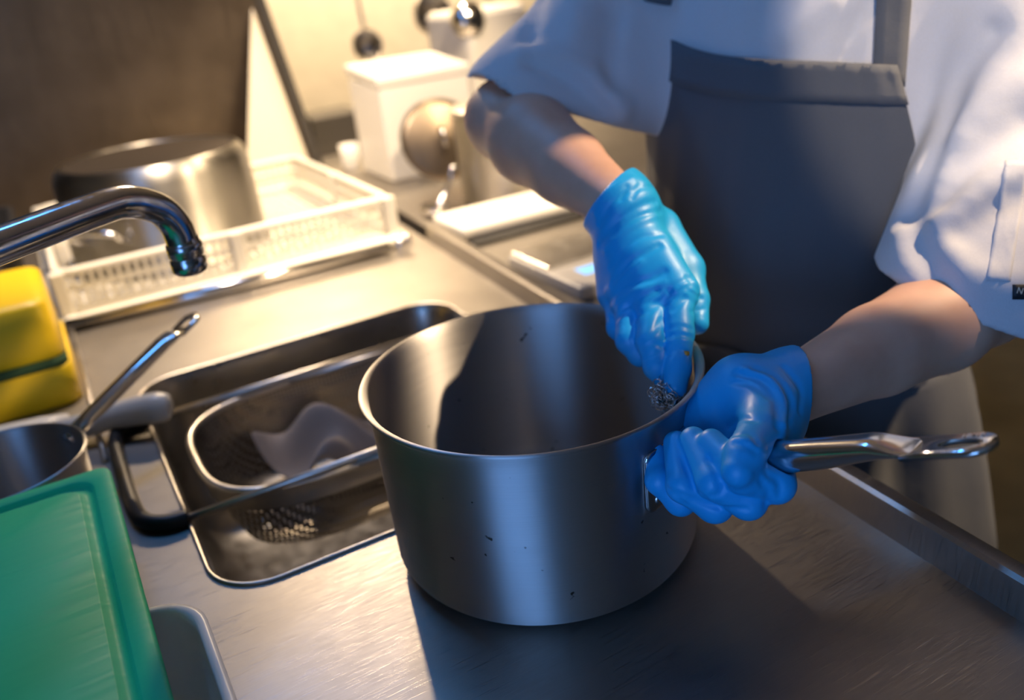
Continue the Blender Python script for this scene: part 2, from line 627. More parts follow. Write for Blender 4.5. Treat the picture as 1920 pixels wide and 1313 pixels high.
# ------------------------------------------------------------------ steel wool
WC = Vector((.0815, -.0800, .1455))
V = []; F = []
for s in range(130):
    c = WC + Vector(rng.normal(size=3)) * .0046
    d = Vector(rng.normal(size=3)).normalized()
    a = d.orthogonal().normalized(); b = d.cross(a)
    R_ = rng.uniform(.002, .0055); turns = rng.uniform(1, 2.6); pit = rng.uniform(.001, .004)
    n = 22; base = len(V); ph = rng.uniform(0, 6)
    for k in range(n):
        t = k / (n - 1) * turns * 2 * math.pi + ph
        P0 = c + (a * math.cos(t) + b * math.sin(t)) * R_ + d * (k / (n - 1) - .5) * pit * 2
        e1 = (a * math.cos(t) + b * math.sin(t))
        for w_ in range(3):
            q = 2 * math.pi * w_ / 3
            V.append(P0 + (e1 * math.cos(q) + d * math.sin(q)) * .00045)
    for k in range(n - 1):
        for w_ in range(3):
            F.append((base + k * 3 + w_, base + k * 3 + (w_ + 1) % 3, base + k * 3 + 3 + (w_ + 1) % 3, base + k * 3 + 3 + w_))
tag(link('steel_wool', pyd(V, F), M_['polish']), 'curly metal scouring pad held by fingertips inside the large saucepan', 'scouring pad')

# ------------------------------------------------------------------ colander across the sink
cl = empty('sink_colander', (-.07, .375, -.11), 'oval perforated steel colander hanging by wire arms across the sink', 'colander')


def oval_loop(cx, cy, hx, hy, z, n=72, e=.62):
    P = []
    for k in range(n):
        a = 2 * math.pi * k / n
        c, s = math.cos(a), math.sin(a)
        P.append((cx + hx * math.copysign(abs(c) ** e, c), cy + hy * math.copysign(abs(s) ** e, s), z))
    return P


ccx, ccy = -.068, .372
loops = [oval_loop(ccx, ccy, .178 - i_, .131 - i_, z) for i_, z in ((0, -.006), (.004, -.03), (.014, -.07), (.024, -.095), (.040, -.108), (.065, -.113), (.11, -.113))]
link('basket', loft(loops, False, True), M_['mesh'], cl)
loops = [oval_loop(ccx, ccy, a_, b_, z) for a_, b_, z in ((.178, .131, -.03), (.1795, .1325, -.029), (.1815, .1345, -.006))]
link('solid_band', loft(loops), M_['satin'], cl)
link('rim', tube(oval_loop(ccx, ccy, .181, .134, -.003, 96), .0048, 10, True), M_['satin'], cl)
for y in (.238, .503):
    link('wire_arm', tube([(-.290, y, .006), (.145, y, .006)], .0042, 10), M_['satin'], cl)
    link('wire_arm', tube([(-.10, y - .007, .002), (.150, y - .007, .002)], .0036, 10), M_['satin'], cl)
gp = catmull([(-.280, .238, .007), (-.300, .240, .008), (-.318, .256, .009), (-.325, .29, .009), (-.326, .37, .009), (-.325, .45, .009), (-.318, .488, .009), (-.30, .502, .008), (-.280, .503, .007)], 6)
link('rubber_grip', tube(gp, .0085, 12), M_['black'], cl)
gp2 = [Vector((-p.x - .117, p.y, p.z)) for p in gp]
link('rubber_grip', tube(gp2, .0075, 12), M_['black'], cl)

# greyish rag inside the colander
n = 26
V = []; F = []
for i in range(n):
    for j in range(n):
        u, v = i / (n - 1), j / (n - 1)
        x = -.150 + .20 * u + .02 * math.sin(5 * v); y = .335 + .125 * v + .014 * math.sin(6 * u)
        z = -.075 + .024 * math.sin(7 * u + 3 * v) * math.sin(5 * v + 1) + .018 * math.sin(11 * u - 4 * v) + .03 * v
        V.append((x, y, z))
for i in range(n - 1):
    for j in range(n - 1):
        F.append((i * n + j, (i + 1) * n + j, (i + 1) * n + j + 1, i * n + j + 1))
rag = link('cleaning_cloth', pyd(V, F), mat('grey_rag', (.28, .24, .22), .9))
tag(rag, 'crumpled greyish cleaning cloth lying in the sink colander', 'cloth')
md = rag.modifiers.new('s', 'SOLIDIFY'); md.thickness = .003
md = rag.modifiers.new('b', 'SUBSURF'); md.levels = md.render_levels = 1

# ------------------------------------------------------------------ faucet
fc = empty('faucet', (-.73, -.16, 0), 'chrome faucet with a bent swivel spout reaching over the sink', 'faucet')
NX, NY = -.213, .256
sp_ = [(-.73, -.16, .03), (-.73, -.16, .22), (-.725, -.156, .285), (-.695, -.125, .318), (-.61, -.050, .326), (-.40, .125, .328), (-.285, .214, .3295)]
bend = [(-.252, .237, .327), (-.228, .249, .314), (-.216, .2545, .295), (NX, NY, .272)]
path = catmull(sp_ + bend, 10)
link('spout', tube(path, .0145, 24), M_['chrome'], fc)
link('collar', lathe([(.0152, .029), (.0165, .028), (.0168, .020), (.0155, .019)], 32, (NX, NY, .2475)), M_['chrome'], fc)
link('aerator', lathe([(0, 0), (.013, 0), (.0150, .0015), (.0165, .004), (.0165, .0135), (.0152, .015), (.0152, .0165), (.0165, .018), (.0165, .026), (.0150, .030), (.0145, .034)], 32, (NX, NY, .247)), M_['chrome'], fc)
link('base', lathe([(0, .045), (.022, .045), (.027, .04), (.032, .01), (.034, 0)], 32, (-.73, -.16, 0)), M_['chrome'], fc)
lv = link('lever', tube([(-.73, -.16, .05), (-.77, -.16, .062), (-.82, -.17, .075)], [.012, .009, .007], 14), M_['chrome'], fc)

# ------------------------------------------------------------------ green cutting board on a milky tub
tb = empty('storage_tub', (-.40, -.16, 0), 'milky translucent plastic tub underneath the green cutting board', 'tub')
tcx, tcy, thx, thy = -.44, -.17, .142, .190
loops = [rrect(tcx, tcy, thx - i_, thy - i_, r_, z, 8) for i_, r_, z in
         ((.075, .02, .001), (.022, .03, .001), (.014, .035, .006), (.005, .04, .062), (.0, .042, .0635), (.0, .042, .0710), (.003, .040, .0722), (.0075, .036, .0715), (.0085, .036, .062), (.017, .031, .009), (.025, .028, .0035), (.075, .02, .0035))]
link('tub_body', loft(loops, True, True), M_['tub'], tb)
bz0, bz1 = .0725, .090
bcx, bcy, bhx, bhy = -.333 - .155, .241 - .265, .155, .265
gb = [rrect(bcx, bcy, bhx - i_, bhy - i_, r_, z, 8) for i_, r_, z in
      ((.004, .010, bz0), (.0, .013, bz0 + .003), (.0, .013, bz1 - .0025), (.0008, .0125, bz1 - .0008), (.0025, .011, bz1), (.0155, .020, bz1), (.0165, .020, bz1 - .0008),
       (.0185, .020, bz1 - .0042), (.022, .019, bz1 - .0052), (.0255, .018, bz1 - .0042), (.0285, .017, bz1 - .0008), (.030, .016, bz1), (.10, .01, bz1))]
brd = link('cutting_board', loft(gb, True, True), M_['green'])
tag(brd, 'bright green plastic cutting board with a juice groove, in the near corner', 'cutting board')

# ------------------------------------------------------------------ small saucepan behind the board
spn = empty('small_saucepan', (-.428, .325, 0), 'small steel saucepan behind the green board, its shiny handle pointing over the sink', 'saucepan')
R_ = .080; H_ = .086
pf = [(0, .001), (.062, .001), (.070, .004), (.0745, .012), (.076, .03), (.0775, .07), (.079, .081), (.0815, .0845), (.0822, .0855), (.0815, .087), (.0795, .087), (.0775, .083), (.0760, .07), (.0745, .03), (.072, .012), (.06, .004), (0, .004)]
link('body', lathe(pf, 96, (-.428, .325, 0)), M_['pot'], spn)
h0 = Vector((-.366, .366, .072)); h1 = Vector((-.213, .455, .135))
dx = (h1 - h0).normalized(); dy = Vector((0, 0, 1)).cross(dx).normalized(); dz = dx.cross(dy)
Lh = (h1 - h0).length
loops = []
for s, wv, t_, b_ in ((0, .010, .006, -.006), (.03, .0088, .0075, -.0075), (.10, .0095, .0075, -.0075), (.15, .011, .0065, -.0065), (.165, .0125, .004, -.006), (.178, .0135, -.003, -.006)):
    lp = []
    for j in range(28):
        a = 2 * math.pi * j / 28; c, si = math.cos(a), math.sin(a)
        m_ = (t_ + b_) / 2; hh = (t_ - b_) / 2
        lp.append(h0 + dx * s + dy * wv * math.copysign(abs(c) ** .75, c) + dz * (m_ + hh * math.copysign(abs(si) ** .75, si)))
    loops.append(lp)
sh = link('handle', loft(loops, True, True), M_['polish'], spn)


def hq(s, a, b): return h0 + dx * s + dy * a + dz * b


oo = lambda b: [hq(.172 + (.036 - .012) + .012 * math.cos(t) if math.cos(t) > 0 else .172, .0125 * math.sin(t) * (1 if math.cos(t) > 0 else 1), b) for t in [2 * math.pi * (k + .5) / 32 for k in range(32)]]
ii = lambda b: [hq(.190 + .009 * math.cos(t), .0065 * math.sin(t), b) for t in [2 * math.pi * (k + .5) / 32 for k in range(32)]]
link('hanging_end', loft([ii(-.003), oo(-.003), oo(-.006), ii(-.006), ii(-.003)]), M_['polish'], sh)

# ------------------------------------------------------------------ white scraper behind the small saucepan
scp = empty('dough_scraper', (-.40, .50, 0), 'white plastic scraper with a rounded handle end lying beside the sink', 'scraper')
loops = []
for t, hw, th in ((0, .050, .006), (.06, .052, .008), (.11, .048, .012), (.145, .034, .015)):
    c = Vector((-.52, .560, .016)) + Vector((.17, -.055, .004)) * (t / .17)
    d = Vector((.95, -.31, 0)); q = Vector((.31, .95, 0))
    loops.append([c + q * hw * math.copysign(abs(math.cos(a)) ** .6, math.cos(a)) + Vector((0, 0, th * math.copysign(abs(math.sin(a)) ** .6, math.sin(a)))) for a in [2 * math.pi * k / 24 for k in range(24)]])
link('blade', loft(loops, True, True), M_['white'], scp)
hpth = catmull([(-.385, .517, .019), (-.345, .505, .023), (-.315, .495, .028), (-.285, .482, .031), (-.262, .472, .031), (-.250, .468, .030)], 5)
hr = [max(.004, r) for r in np.interp(np.linspace(0, 1, len(hpth)), [0, .25, .5, .75, .93, 1], [.016, .015, .0175, .0195, .015, .004])]
link('handle_end', tube(hpth, hr, 20), mat('greyish_white_plastic', (.62, .59, .54), .35), scp)

# ------------------------------------------------------------------ yellow container with a dark green band
yc = empty('sponge_pack', (-.46, .76, 0), 'yellow block with a dark green layer at the left edge behind the saucepan', 'sponge')
ys = [rrect(-.50, .76, .155 - i_, .115 - i_, .018, z, 5) for i_, z in ((.004, .0), (.0, .004), (.0, .052), (.004, .056))]
link('lower_layer', loft(ys, True, True), M_['yellow'], yc)
ys = [rrect(-.50, .76, .152 - i_, .112 - i_, .018, z, 5) for i_, z in ((.0, .055), (.0, .066))]
link('green_layer', loft(ys, True, True), M_['dgreen'], yc)
ys = [rrect(-.503, .765, .155 - i_, .112 - i_, .020, z, 5) for i_, z in ((.004, .065), (.0, .069), (.003, .138), (.008, .144), (.02, .147))]
link('upper_layer', loft(ys, True, True), M_['yellow'], yc)

# black tub behind it
bt = [rrect(-.50, 1.12, .125 - i_, .14 - i_, .045, z, 8) for i_, z in ((.03, .0), (.012, .01), (.0, .16), (-.006, .165), (-.006, .172), (.006, .172), (.018, .012))]
tag(link('black_tub', loft(bt, True, True), M_['black']), 'black plastic tub standing beside the dish rack', 'tub')

# ------------------------------------------------------------------ dish rack
RX0, RX1, RY0, RY1, RZ0, RZ1 = -.335, .255, .985, 1.60, .012, .092
rk = empty('dish_rack', (-.04, 1.3, 0), 'white plastic dish rack with slotted walls on the drainer', 'dish rack')
rl = lambda z, i_=0: rrect((RX0 + RX1) / 2, (RY0 + RY1) / 2, (RX1 - RX0) / 2 - i_, (RY1 - RY0) / 2 - i_, .03, z, 5)
for z, r_ in ((RZ1, .0075), ((RZ0 + RZ1) / 2 + .012, .005), (RZ0 + .012, .0085)):
    link('rail', tube(rl(z), r_, 8, True), M_['rackwhite'], rk)
link('base_rail', tube(rl(.012, -.016), .012, 8, True), M_['rackwhite'], rk)
bars = []
pts = rl(0)
P_ = [Vector(p) for p in pts]
dist = 0; nxt = 0
for i in range(len(P_)):
    a = P_[i]; b = P_[(i + 1) % len(P_)]; d = (b - a).length; t = nxt - dist
    while t < d:
        c = a.lerp(b, t / d)
        bars.append(box(c.x - .0028, c.x + .0028, c.y - .0028, c.y + .0028, RZ0 + .01, RZ1))
        nxt += .0145; t = nxt - dist
    dist += d
o = link('slotted_wall', join(bars), M_['rackwhite'], rk, False); o['kind'] = 'stuff'
for (px_, py_) in ((RX0, RY0), (RX1, RY0), (RX0, RY1), (RX1, RY1), (-.04, RY0), (-.04, RY1), (RX0, 1.3), (RX1, 1.3)):
    link('corner_post', box(px_ - .011, px_ + .011, py_ - .011, py_ + .011, .0, RZ1 + .004, .003), M_['rackwhite'], rk, False)
bars = []
for x in np.arange(RX0 + .03, RX1 - .01, .022): bars.append(box(x - .003, x + .003, RY0, RY1, RZ0, RZ0 + .008))
for y in np.arange(RY0 + .03, RY1 - .01, .022): bars.append(box(RX0, RX1, y - .003, y + .003, RZ0, RZ0 + .008))
o = link('grid_floor', join(bars), M_['rackwhite'], rk, False); o['kind'] = 'stuff'

# ------------------------------------------------------------------ upturned stock pot in the rack
sx, sy = -.115, 1.255
stp = empty('stock_pot', (sx, sy, .022), 'large stainless stock pot turned upside down in the white dish rack', 'stock pot')
pf = [(.186, .022), (.190, .022), (.1895, .026), (.186, .03), (.184, .14), (.182, .186), (.180, .198), (.176, .207), (.171, .212), (.1675, .2165), (.163, .217), (.161, .2145), (.155, .214), (0, .2135)]
link('body', lathe(pf, 120, (sx, sy, 0)), M_['stock'], stp)
link('base_disc', lathe([(0, .2142), (.15, .2148), (.156, .2142)], 96, (sx, sy, 0)), mat('base_dark_reflection', (.035, .028, .022), .9, 0, Specular_IOR_Level=.08), stp)  # dark reflection on the brushed base put into its colour
for a0 in (215, 35):
    pts = []
    for da, dr, z in ((-13, 0, .095), (-13, .022, .104), (-12, .036, .118), (0, .042, .126), (12, .036, .118), (13, .022, .104), (13, 0, .095)):
        a = math.radians(a0 + da + 12)
        pts.append((sx + (.184 + dr) * math.cos(a), sy + (.184 + dr) * math.sin(a), z))
    link('loop_handle', tube(catmull(pts, 5), .006, 10), M_['polish'], stp)

# ------------------------------------------------------------------ steel splash panel with leaning dark edge
spl = empty('splash_panel', (-.3, 1.82, 0), 'tall dull steel splash panel with a dark slanted edge behind the stock pot', 'panel')


def slab_xz(pts, y0, y1):
    n = len(pts)
    V = [(x, y0, z) for x, z in pts] + [(x, y1, z) for x, z in pts]
    F = [tuple(range(n)), tuple(range(2 * n - 1, n - 1, -1))] + [(i, i + n, (i + 1) % n + n, (i + 1) % n) for i in range(n)]
    return fix_normals(pyd(V, F))


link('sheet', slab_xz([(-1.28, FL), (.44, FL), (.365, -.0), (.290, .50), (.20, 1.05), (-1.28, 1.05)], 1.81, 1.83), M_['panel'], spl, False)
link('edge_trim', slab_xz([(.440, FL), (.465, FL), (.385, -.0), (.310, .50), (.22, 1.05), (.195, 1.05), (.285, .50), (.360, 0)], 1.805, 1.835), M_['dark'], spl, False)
# triangular plate added for the patch of lamplight on the panel, paleness painted in
tri = [Vector((.275, 1.800, .44)), Vector((.120, 1.64, .0)), Vector((.345, 1.800, .0))]
nrm = (tri[1] - tri[0]).cross(tri[2] - tri[0]).normalized() * .004
link('lit_patch_plate', fix_normals(pyd([*tri, *[t + nrm for t in tri]], [(0, 1, 2), (5, 4, 3), (0, 3, 4, 1), (1, 4, 5, 2), (2, 5, 3, 0)])), mat('lit_patch_white', (.78, .72, .60), .5), spl, False)

# ------------------------------------------------------------------ things on the far work table
def rot_box(name, cx, cy, hx, hy, z0, z1, rz, m, bev=.006, parent=None):
    me = box(-hx, hx, -hy, hy, 0, z1 - z0, bev)
    me.transform(Matrix.Translation((cx, cy, z0)) @ Matrix.Rotation(rz, 4, 'Z'))
    return link(name, me, m, parent, False)


wb = empty('napkin_box', (.60, 1.70, TT), 'tall plain white box standing on the far steel table', 'box')
ba, bb, bc_ = Vector((0, .22, 0)), Vector((.25, 0, 0)), Vector((0, 0, .245))
b0 = Vector((.469, 1.51, TT))
def hexa(o, a, b, c, lift=0.0):
    P = [o, o + a, o + a + b, o + b]
    return fix_normals(pyd([*P, *[p + c for p in P]], [(0, 1, 2, 3), (4, 5, 6, 7), (0, 1, 5, 4), (1, 2, 6, 5), (2, 3, 7, 6), (3, 0, 4, 7)]))


def bevel(o, w_, seg=3):
    m = o.modifiers.new('bevel', 'BEVEL'); m.width = w_; m.segments = seg
    return o


bevel(link('box_body', hexa(b0, ba, bb, bc_), M_['white'], wb, False), .008)
bevel(link('box_lid', hexa(b0 + Vector((-.003, -.003, .235)), Vector((0, .226, .022)), Vector((.256, 0, 0)), Vector((0, 0, .026))), M_['white'], wb, False), .006)
wb2 = empty('dispenser', (1.02, 2.05, TT), 'white box dispenser behind the plain white box near the wall', 'dispenser')
rot_box('body', 1.02, 2.02, .13, .10, TT, .36, math.radians(15), M_['white'], .02, wb2)
me = lathe([(0, .05), (.03, .048), (.05, .03), (.055, .01), (.055, 0)], 32)
me.transform(Matrix.Translation((.94, 1.93, .33)) @ Matrix.Rotation(math.radians(70), 4, 'X'))
link('knob', me, M_['polish'], wb2)

tag(rot_box('appliance_block', .525, 2.13, .085, .08, TT, .115, 0, M_['dark'], .006), 'dark grey block standing at the foot of the cream wall', 'appliance')
tag(link('beaker', lathe([(0, .0), (.022, 0), (.024, .004), (.027, .07), (.0255, .07), (.022, .006), (0, .005)], 32, (.455, 1.78, TT)), M_['white']), 'small white beaker beside the tall white box', 'cup')

st = empty('steel_canister', (.605, 1.137, TT), 'cylindrical stainless canister on the far table behind the bare arm', 'canister')
link('body', lathe([(0, 0), (.105, 0), (.11, .005), (.11, .185), (.114, .19), (.114, .196), (.108, .197), (.106, .19), (.106, .008), (0, .006)], 64, (.605, 1.137, TT)), M_['stock'], st)
link('lid', lathe([(.116, .197), (.117, .203), (.112, .207), (.05, .214), (.0, .215)], 64, (.605, 1.137, TT)), M_['satin'], st)
link('lid_knob', lathe([(.006, .21), (.006, .226), (.016, .230), (.016, .240), (0, .243)], 24, (.605, 1.137, TT)), M_['polish'], st)
lq = empty('soup_ladle', (.408, 1.125, TT), 'shiny metal ladle with a curved handle lying before the steel canister', 'ladle')
link('handle', tube(catmull([(.425, 1.135, .010), (.435, 1.142, .022), (.450, 1.148, .036), (.466, 1.15, .060), (.474, 1.152, .080), (.484, 1.153, .085)], 6), .006, 10), M_['polish'], lq)
link('bowl', lathe([(0, .0), (.02, .003), (.03, .012), (.033, .022), (.031, .022), (.018, .005), (0, .002)], 24, (.408, 1.125, TT + .001)), M_['polish'], lq)
ld = empty('pot_lid', (.575, 1.40, TT), 'round dull steel lid leaning on the tall white box', 'lid')
me = lathe([(0, .018), (.06, .015), (.10, .008), (.118, .0), (.121, .0), (.121, .003), (.10, .011), (.0, .021)], 64)
tm = Matrix.Translation((.575, 1.415, .098)) @ Matrix.Rotation(math.radians(-100), 4, 'Z') @ Matrix.Rotation(math.radians(66), 4, 'Y') @ Matrix.Scale(.85, 4)
me.transform(tm)
link('disc', me, M_['panel'], ld)
me = tube([(-.03, 0, .02), (-.025, 0, .04), (.025, 0, .04), (.03, 0, .02)], .005, 10); me.transform(tm)
link('grip', me, M_['polish'], ld)

tag(link('white_cutting_board', box(.352, .640, .872, 1.010, TT + .012, TT + .036, .008, 3), M_['white_soft']), 'thick white cutting board slab on the table behind the bare forearm', 'cutting board')
for k in range(2):
    pass
tag(link('black_gap_sheet', box(.36, .66, .845, 1.00, TT, TT + .011, .003), M_['black']), 'thin black sheet filling the dark gap under the white cutting board slab', 'mat')  # black sheet drawn as the dark gap beneath the slab
sca = empty('kitchen_scale', (.44, .6, TT), 'flat pale kitchen scale with a blue lit display by the glove', 'scale')
link('housing', box(.352, .60, .47, .70, TT, TT + .022, .005), M_['grey'], sca, False)
link('weighing_plate', box(.358, .594, .575, .696, TT + .021, TT + .028, .003), M_['satin'], sca, False)
link('display', box(.392, .50, .515, .548, TT + .021, TT + .0235, .001), M_['screen'], sca, False)

# ladles hanging from a bar on the cream wall
for i, (x, y, z, r_, lab) in enumerate(((.825, 2.50, .265, .055, 'dark round ladle bowl hanging above the tall white box'), (1.095, 2.5, .335, .075, 'larger dark ladle bowl hanging above the white dispenser'))):
    ldl = empty('ladle', (x, y, z), lab, 'ladle', 'ladles hanging by the cream wall')
    pf = [(0, -r_)]
    for k in range(1, 10):
        a = math.radians(-90 + 95 * k / 9); pf.append((r_ * math.cos(a), r_ * math.sin(a)))
    pf += [(r_ * .95, r_ * .1), (r_ * .9, 0), (r_ * .6, -r_ * .7), (0, -r_ * .93)]
    me = lathe(pf, 40); me.transform(Matrix.Translation((x, y, z)) @ Matrix.Rotation(math.radians(70), 4, 'X'))
    link('bowl', me, M_['sink'], ldl)
    link('stem', tube(catmull([(x, y + .01, z + r_ * .7), (x, y + .03, z + .2), (x, y + .03, z + .42), (x, y + .01, z + .45)], 5), .007, 10), M_['satin'], ldl)
hb = empty('hanging_bar', (.95, 2.53, .70), 'steel utensil bar fixed along the cream wall', 'bar')
link('rod', tube([(.55, 2.55, .705), (1.45, 2.55, .705)], .008, 12), M_['satin'], hb)
for x in (.6, 1.4): link('arm', tube([(x, 2.55, .705), (x, 3.0, .705)], .006, 10), M_['satin'], hb)

# ------------------------------------------------------------------ implicit surfaces for the figure
CAMP = np.array([-.3115, -.5866, .4833])
CM = np.array([[_r2.x, _u2.x, -_fw.x], [_r2.y, _u2.y, -_fw.y], [_r2.z, _u2.z, -_fw.z]])


def at(x, y, d):
    """point of the place seen at photo pixel (x, y), d metres in front of the lens"""
    return CAMP + CM @ np.array([x - 960., -(y - 656.5), -1631.48]) * (d / 1631.48)


def smin(a, b, k):
    if k <= 0: return np.minimum(a, b)
    h = np.clip(.5 + .5 * (a - b) / k, 0, 1)
    return a * (1 - h) + b * h - k * h * (1 - h)


def d_cap(X, Y, Z, a, b, ra, rb):
    a = np.asarray(a, np.float32); b = np.asarray(b, np.float32)
    ab = b - a; L2 = float(ab @ ab) + 1e-12
    t = np.clip(((X - a[0]) * ab[0] + (Y - a[1]) * ab[1] + (Z - a[2]) * ab[2]) / L2, 0, 1)
    return np.sqrt((X - a[0] - t * ab[0]) ** 2 + (Y - a[1] - t * ab[1]) ** 2 + (Z - a[2] - t * ab[2]) ** 2) - (ra + t * (rb - ra))


def d_ell(X, Y, Z, c, r, F=None):
    """ellipsoid; F = rows of its axes"""
    F = np.eye(3) if F is None else F
    dx, dy, dz = X - c[0], Y - c[1], Z - c[2]
    q = [F[i][0] * dx + F[i][1] * dy + F[i][2] * dz for i in range(3)]
    k0 = np.sqrt((q[0] / r[0]) ** 2 + (q[1] / r[1]) ** 2 + (q[2] / r[2]) ** 2)
    k1 = np.sqrt((q[0] / r[0] ** 2) ** 2 + (q[1] / r[1] ** 2) ** 2 + (q[2] / r[2] ** 2) ** 2) + 1e-9
    return k0 * (k0 - 1) / k1


class Field:
    def __init__(s, lo, hi, h):
        s.lo = np.array(lo, np.float64); s.h = h
        s.n = np.ceil((np.array(hi) - s.lo) / h).astype(int) + 1
        s.v = np.full(s.n, .05, np.float32)

    def blk(s, lo, hi, m=.035):
        a = np.clip(np.floor((np.array(lo) - m - s.lo) / s.h).astype(int), 0, s.n)
        b = np.clip(np.ceil((np.array(hi) + m - s.lo) / s.h).astype(int) + 1, 0, s.n)
        ax_ = [(s.lo[i] + s.h * np.arange(a[i], b[i])).astype(np.float32) for i in range(3)]
        return (slice(a[0], b[0]), slice(a[1], b[1]), slice(a[2], b[2])), (ax_[0][:, None, None], ax_[1][None, :, None], ax_[2][None, None, :])

    def add(s, fn, lo, hi, k=0.0, m=.035):
        sl, (X, Y, Z) = s.blk(lo, hi, m)
        if s.v[sl].size == 0: return
        s.v[sl] = smin(s.v[sl], fn(X, Y, Z).astype(np.float32), k)

    def cap(s, a, b, ra, rb, k=0.0):
        r = max(ra, rb); a = np.asarray(a); b = np.asarray(b)
        s.add(lambda X, Y, Z: d_cap(X, Y, Z, a, b, ra, rb), np.minimum(a, b) - r, np.maximum(a, b) + r, k)

    def chain(s, pts, rads, k=0.0, ks=.004):
        pts = [np.asarray(p) for p in pts]; r = max(rads)
        def fn(X, Y, Z):
            d = None
            for i in range(len(pts) - 1):
                e = d_cap(X, Y, Z, pts[i], pts[i + 1], rads[i], rads[i + 1])
                d = e if d is None else smin(d, e, ks)
            return d
        s.add(fn, np.min(pts, 0) - r, np.max(pts, 0) + r, k)

    def ell(s, c, r, F=None, k=0.0):
        m = max(r)
        s.add(lambda X, Y, Z: d_ell(X, Y, Z, c, r, F), np.array(c) - m, np.array(c) + m, k)

    def plane(s, p, n, lo=None, hi=None):
        """keep the side where (x-p).n < 0, inside the box lo..hi"""
        n = np.asarray(n, float) / np.linalg.norm(n)
        sl, (X, Y, Z) = s.blk(s.lo if lo is None else lo, s.lo + s.h * s.n if hi is None else hi, 0)
        s.v[sl] = np.maximum(s.v[sl], ((X - p[0]) * n[0] + (Y - p[1]) * n[1] + (Z - p[2]) * n[2]).astype(np.float32))

    def sub(s, fn, lo, hi, k=.002):
        sl, (X, Y, Z) = s.blk(lo, hi, .01)
        s.v[sl] = -smin(-s.v[sl], fn(X, Y, Z).astype(np.float32), k)

    def crease(s, pts, w, depth):
        """a fold line: sinks the surface by depth (raises it if negative) along a polyline"""
        pts = [np.asarray(p) for p in pts]
        sl, (X, Y, Z) = s.blk(np.min(pts, 0), np.max(pts, 0), w * 2.6)
        if s.v[sl].size == 0: return
        d = None
        for i in range(len(pts) - 1):
            e = d_cap(X, Y, Z, pts[i], pts[i + 1], 0, 0)
            d = e if d is None else np.minimum(d, e)
        s.v[sl] += (depth * np.exp(-(d / w) ** 2)).astype(np.float32)

    def sample(s, p):
        q = (np.asarray(p) - s.lo) / s.h
        i = np.clip(np.floor(q).astype(int), 0, s.n - 2); f = q - i
        r = 0
        for a in (0, 1):
            for b in (0, 1):
                for c in (0, 1):
                    r += s.v[i[0] + a, i[1] + b, i[2] + c] * (f[0] if a else 1 - f[0]) * (f[1] if b else 1 - f[1]) * (f[2] if c else 1 - f[2])
        return float(r)

    def hit(s, x, y, d0, d1, step=.0012):
        """where the sight line of a photo pixel first meets the surface"""
        d = d0
        while d < d1:
            p = at(x, y, d)
            if s.sample(p) < 0: return p
            d += step
        return None

    def mesh(s):
        v = s.v; n = v.shape
        ins = v < 0
        cnt = np.zeros([k - 1 for k in n], np.uint8)
        for a in (0, 1):
            for b in (0, 1):
                for c in (0, 1):
                    cnt += ins[a:n[0] - 1 + a, b:n[1] - 1 + b, c:n[2] - 1 + c]
        act = np.argwhere((cnt > 0) & (cnt < 8))
        idx = np.full(cnt.shape, -1, np.int64)
        idx[act[:, 0], act[:, 1], act[:, 2]] = np.arange(len(act))
        acc = np.zeros((len(act), 3)); num = np.zeros(len(act))
        cs = [(a, b, c) for a in (0, 1) for b in (0, 1) for c in (0, 1)]
        for p in cs:
            for ax_ in range(3):
                if p[ax_]: continue
                q = list(p); q[ax_] = 1
                va = v[act[:, 0] + p[0], act[:, 1] + p[1], act[:, 2] + p[2]].astype(float)
                vb = v[act[:, 0] + q[0], act[:, 1] + q[1], act[:, 2] + q[2]].astype(float)
                m = (va < 0) != (vb < 0)
                t = np.where(m, va / np.where(m, va - vb, 1), 0)
                pos = np.array(p, float)[None, :] * np.ones((len(act), 1)); pos[:, ax_] += t
                acc[m] += pos[m]; num[m] += 1
        V = s.lo + s.h * (act + acc / num[:, None])
        Fs = []
        for ax_ in range(3):
            o1, o2 = [(1, 2), (2, 0), (0, 1)][ax_]
            a = np.take(ins, range(n[ax_] - 1), ax_); b = np.take(ins, range(1, n[ax_]), ax_)
            ed = np.argwhere(a != b)
            ed = ed[(ed[:, o1] > 0) & (ed[:, o2] > 0) & (ed[:, o1] < n[o1] - 1) & (ed[:, o2] < n[o2] - 1)]
            sg = a[ed[:, 0], ed[:, 1], ed[:, 2]]
            c = []
            for d1, d2 in ((0, 0), (-1, 0), (-1, -1), (0, -1)):
                e = ed.copy(); e[:, o1] += d1; e[:, o2] += d2
                c.append(idx[e[:, 0], e[:, 1], e[:, 2]])
            q = np.stack(c, 1)
            q[~sg] = q[~sg][:, ::-1]
            Fs.append(q)
        Fa = np.concatenate(Fs)
        Fa = Fa[(Fa >= 0).all(1)]
        me = bpy.data.meshes.new('m')
        me.vertices.add(len(V)); me.vertices.foreach_set('co', V.astype(np.float32).ravel())
        me.loops.add(len(Fa) * 4); me.loops.foreach_set('vertex_index', Fa.astype(np.int32).ravel())
        me.polygons.add(len(Fa)); me.polygons.foreach_set('loop_start', np.arange(0, len(Fa) * 4, 4, dtype=np.int32))
        me.update(calc_edges=True); me.validate()
        return me


def smooth_mod(o, it, f=.5):
    m = o.modifiers.new('smooth', 'SMOOTH'); m.factor = f; m.iterations = it
    return o


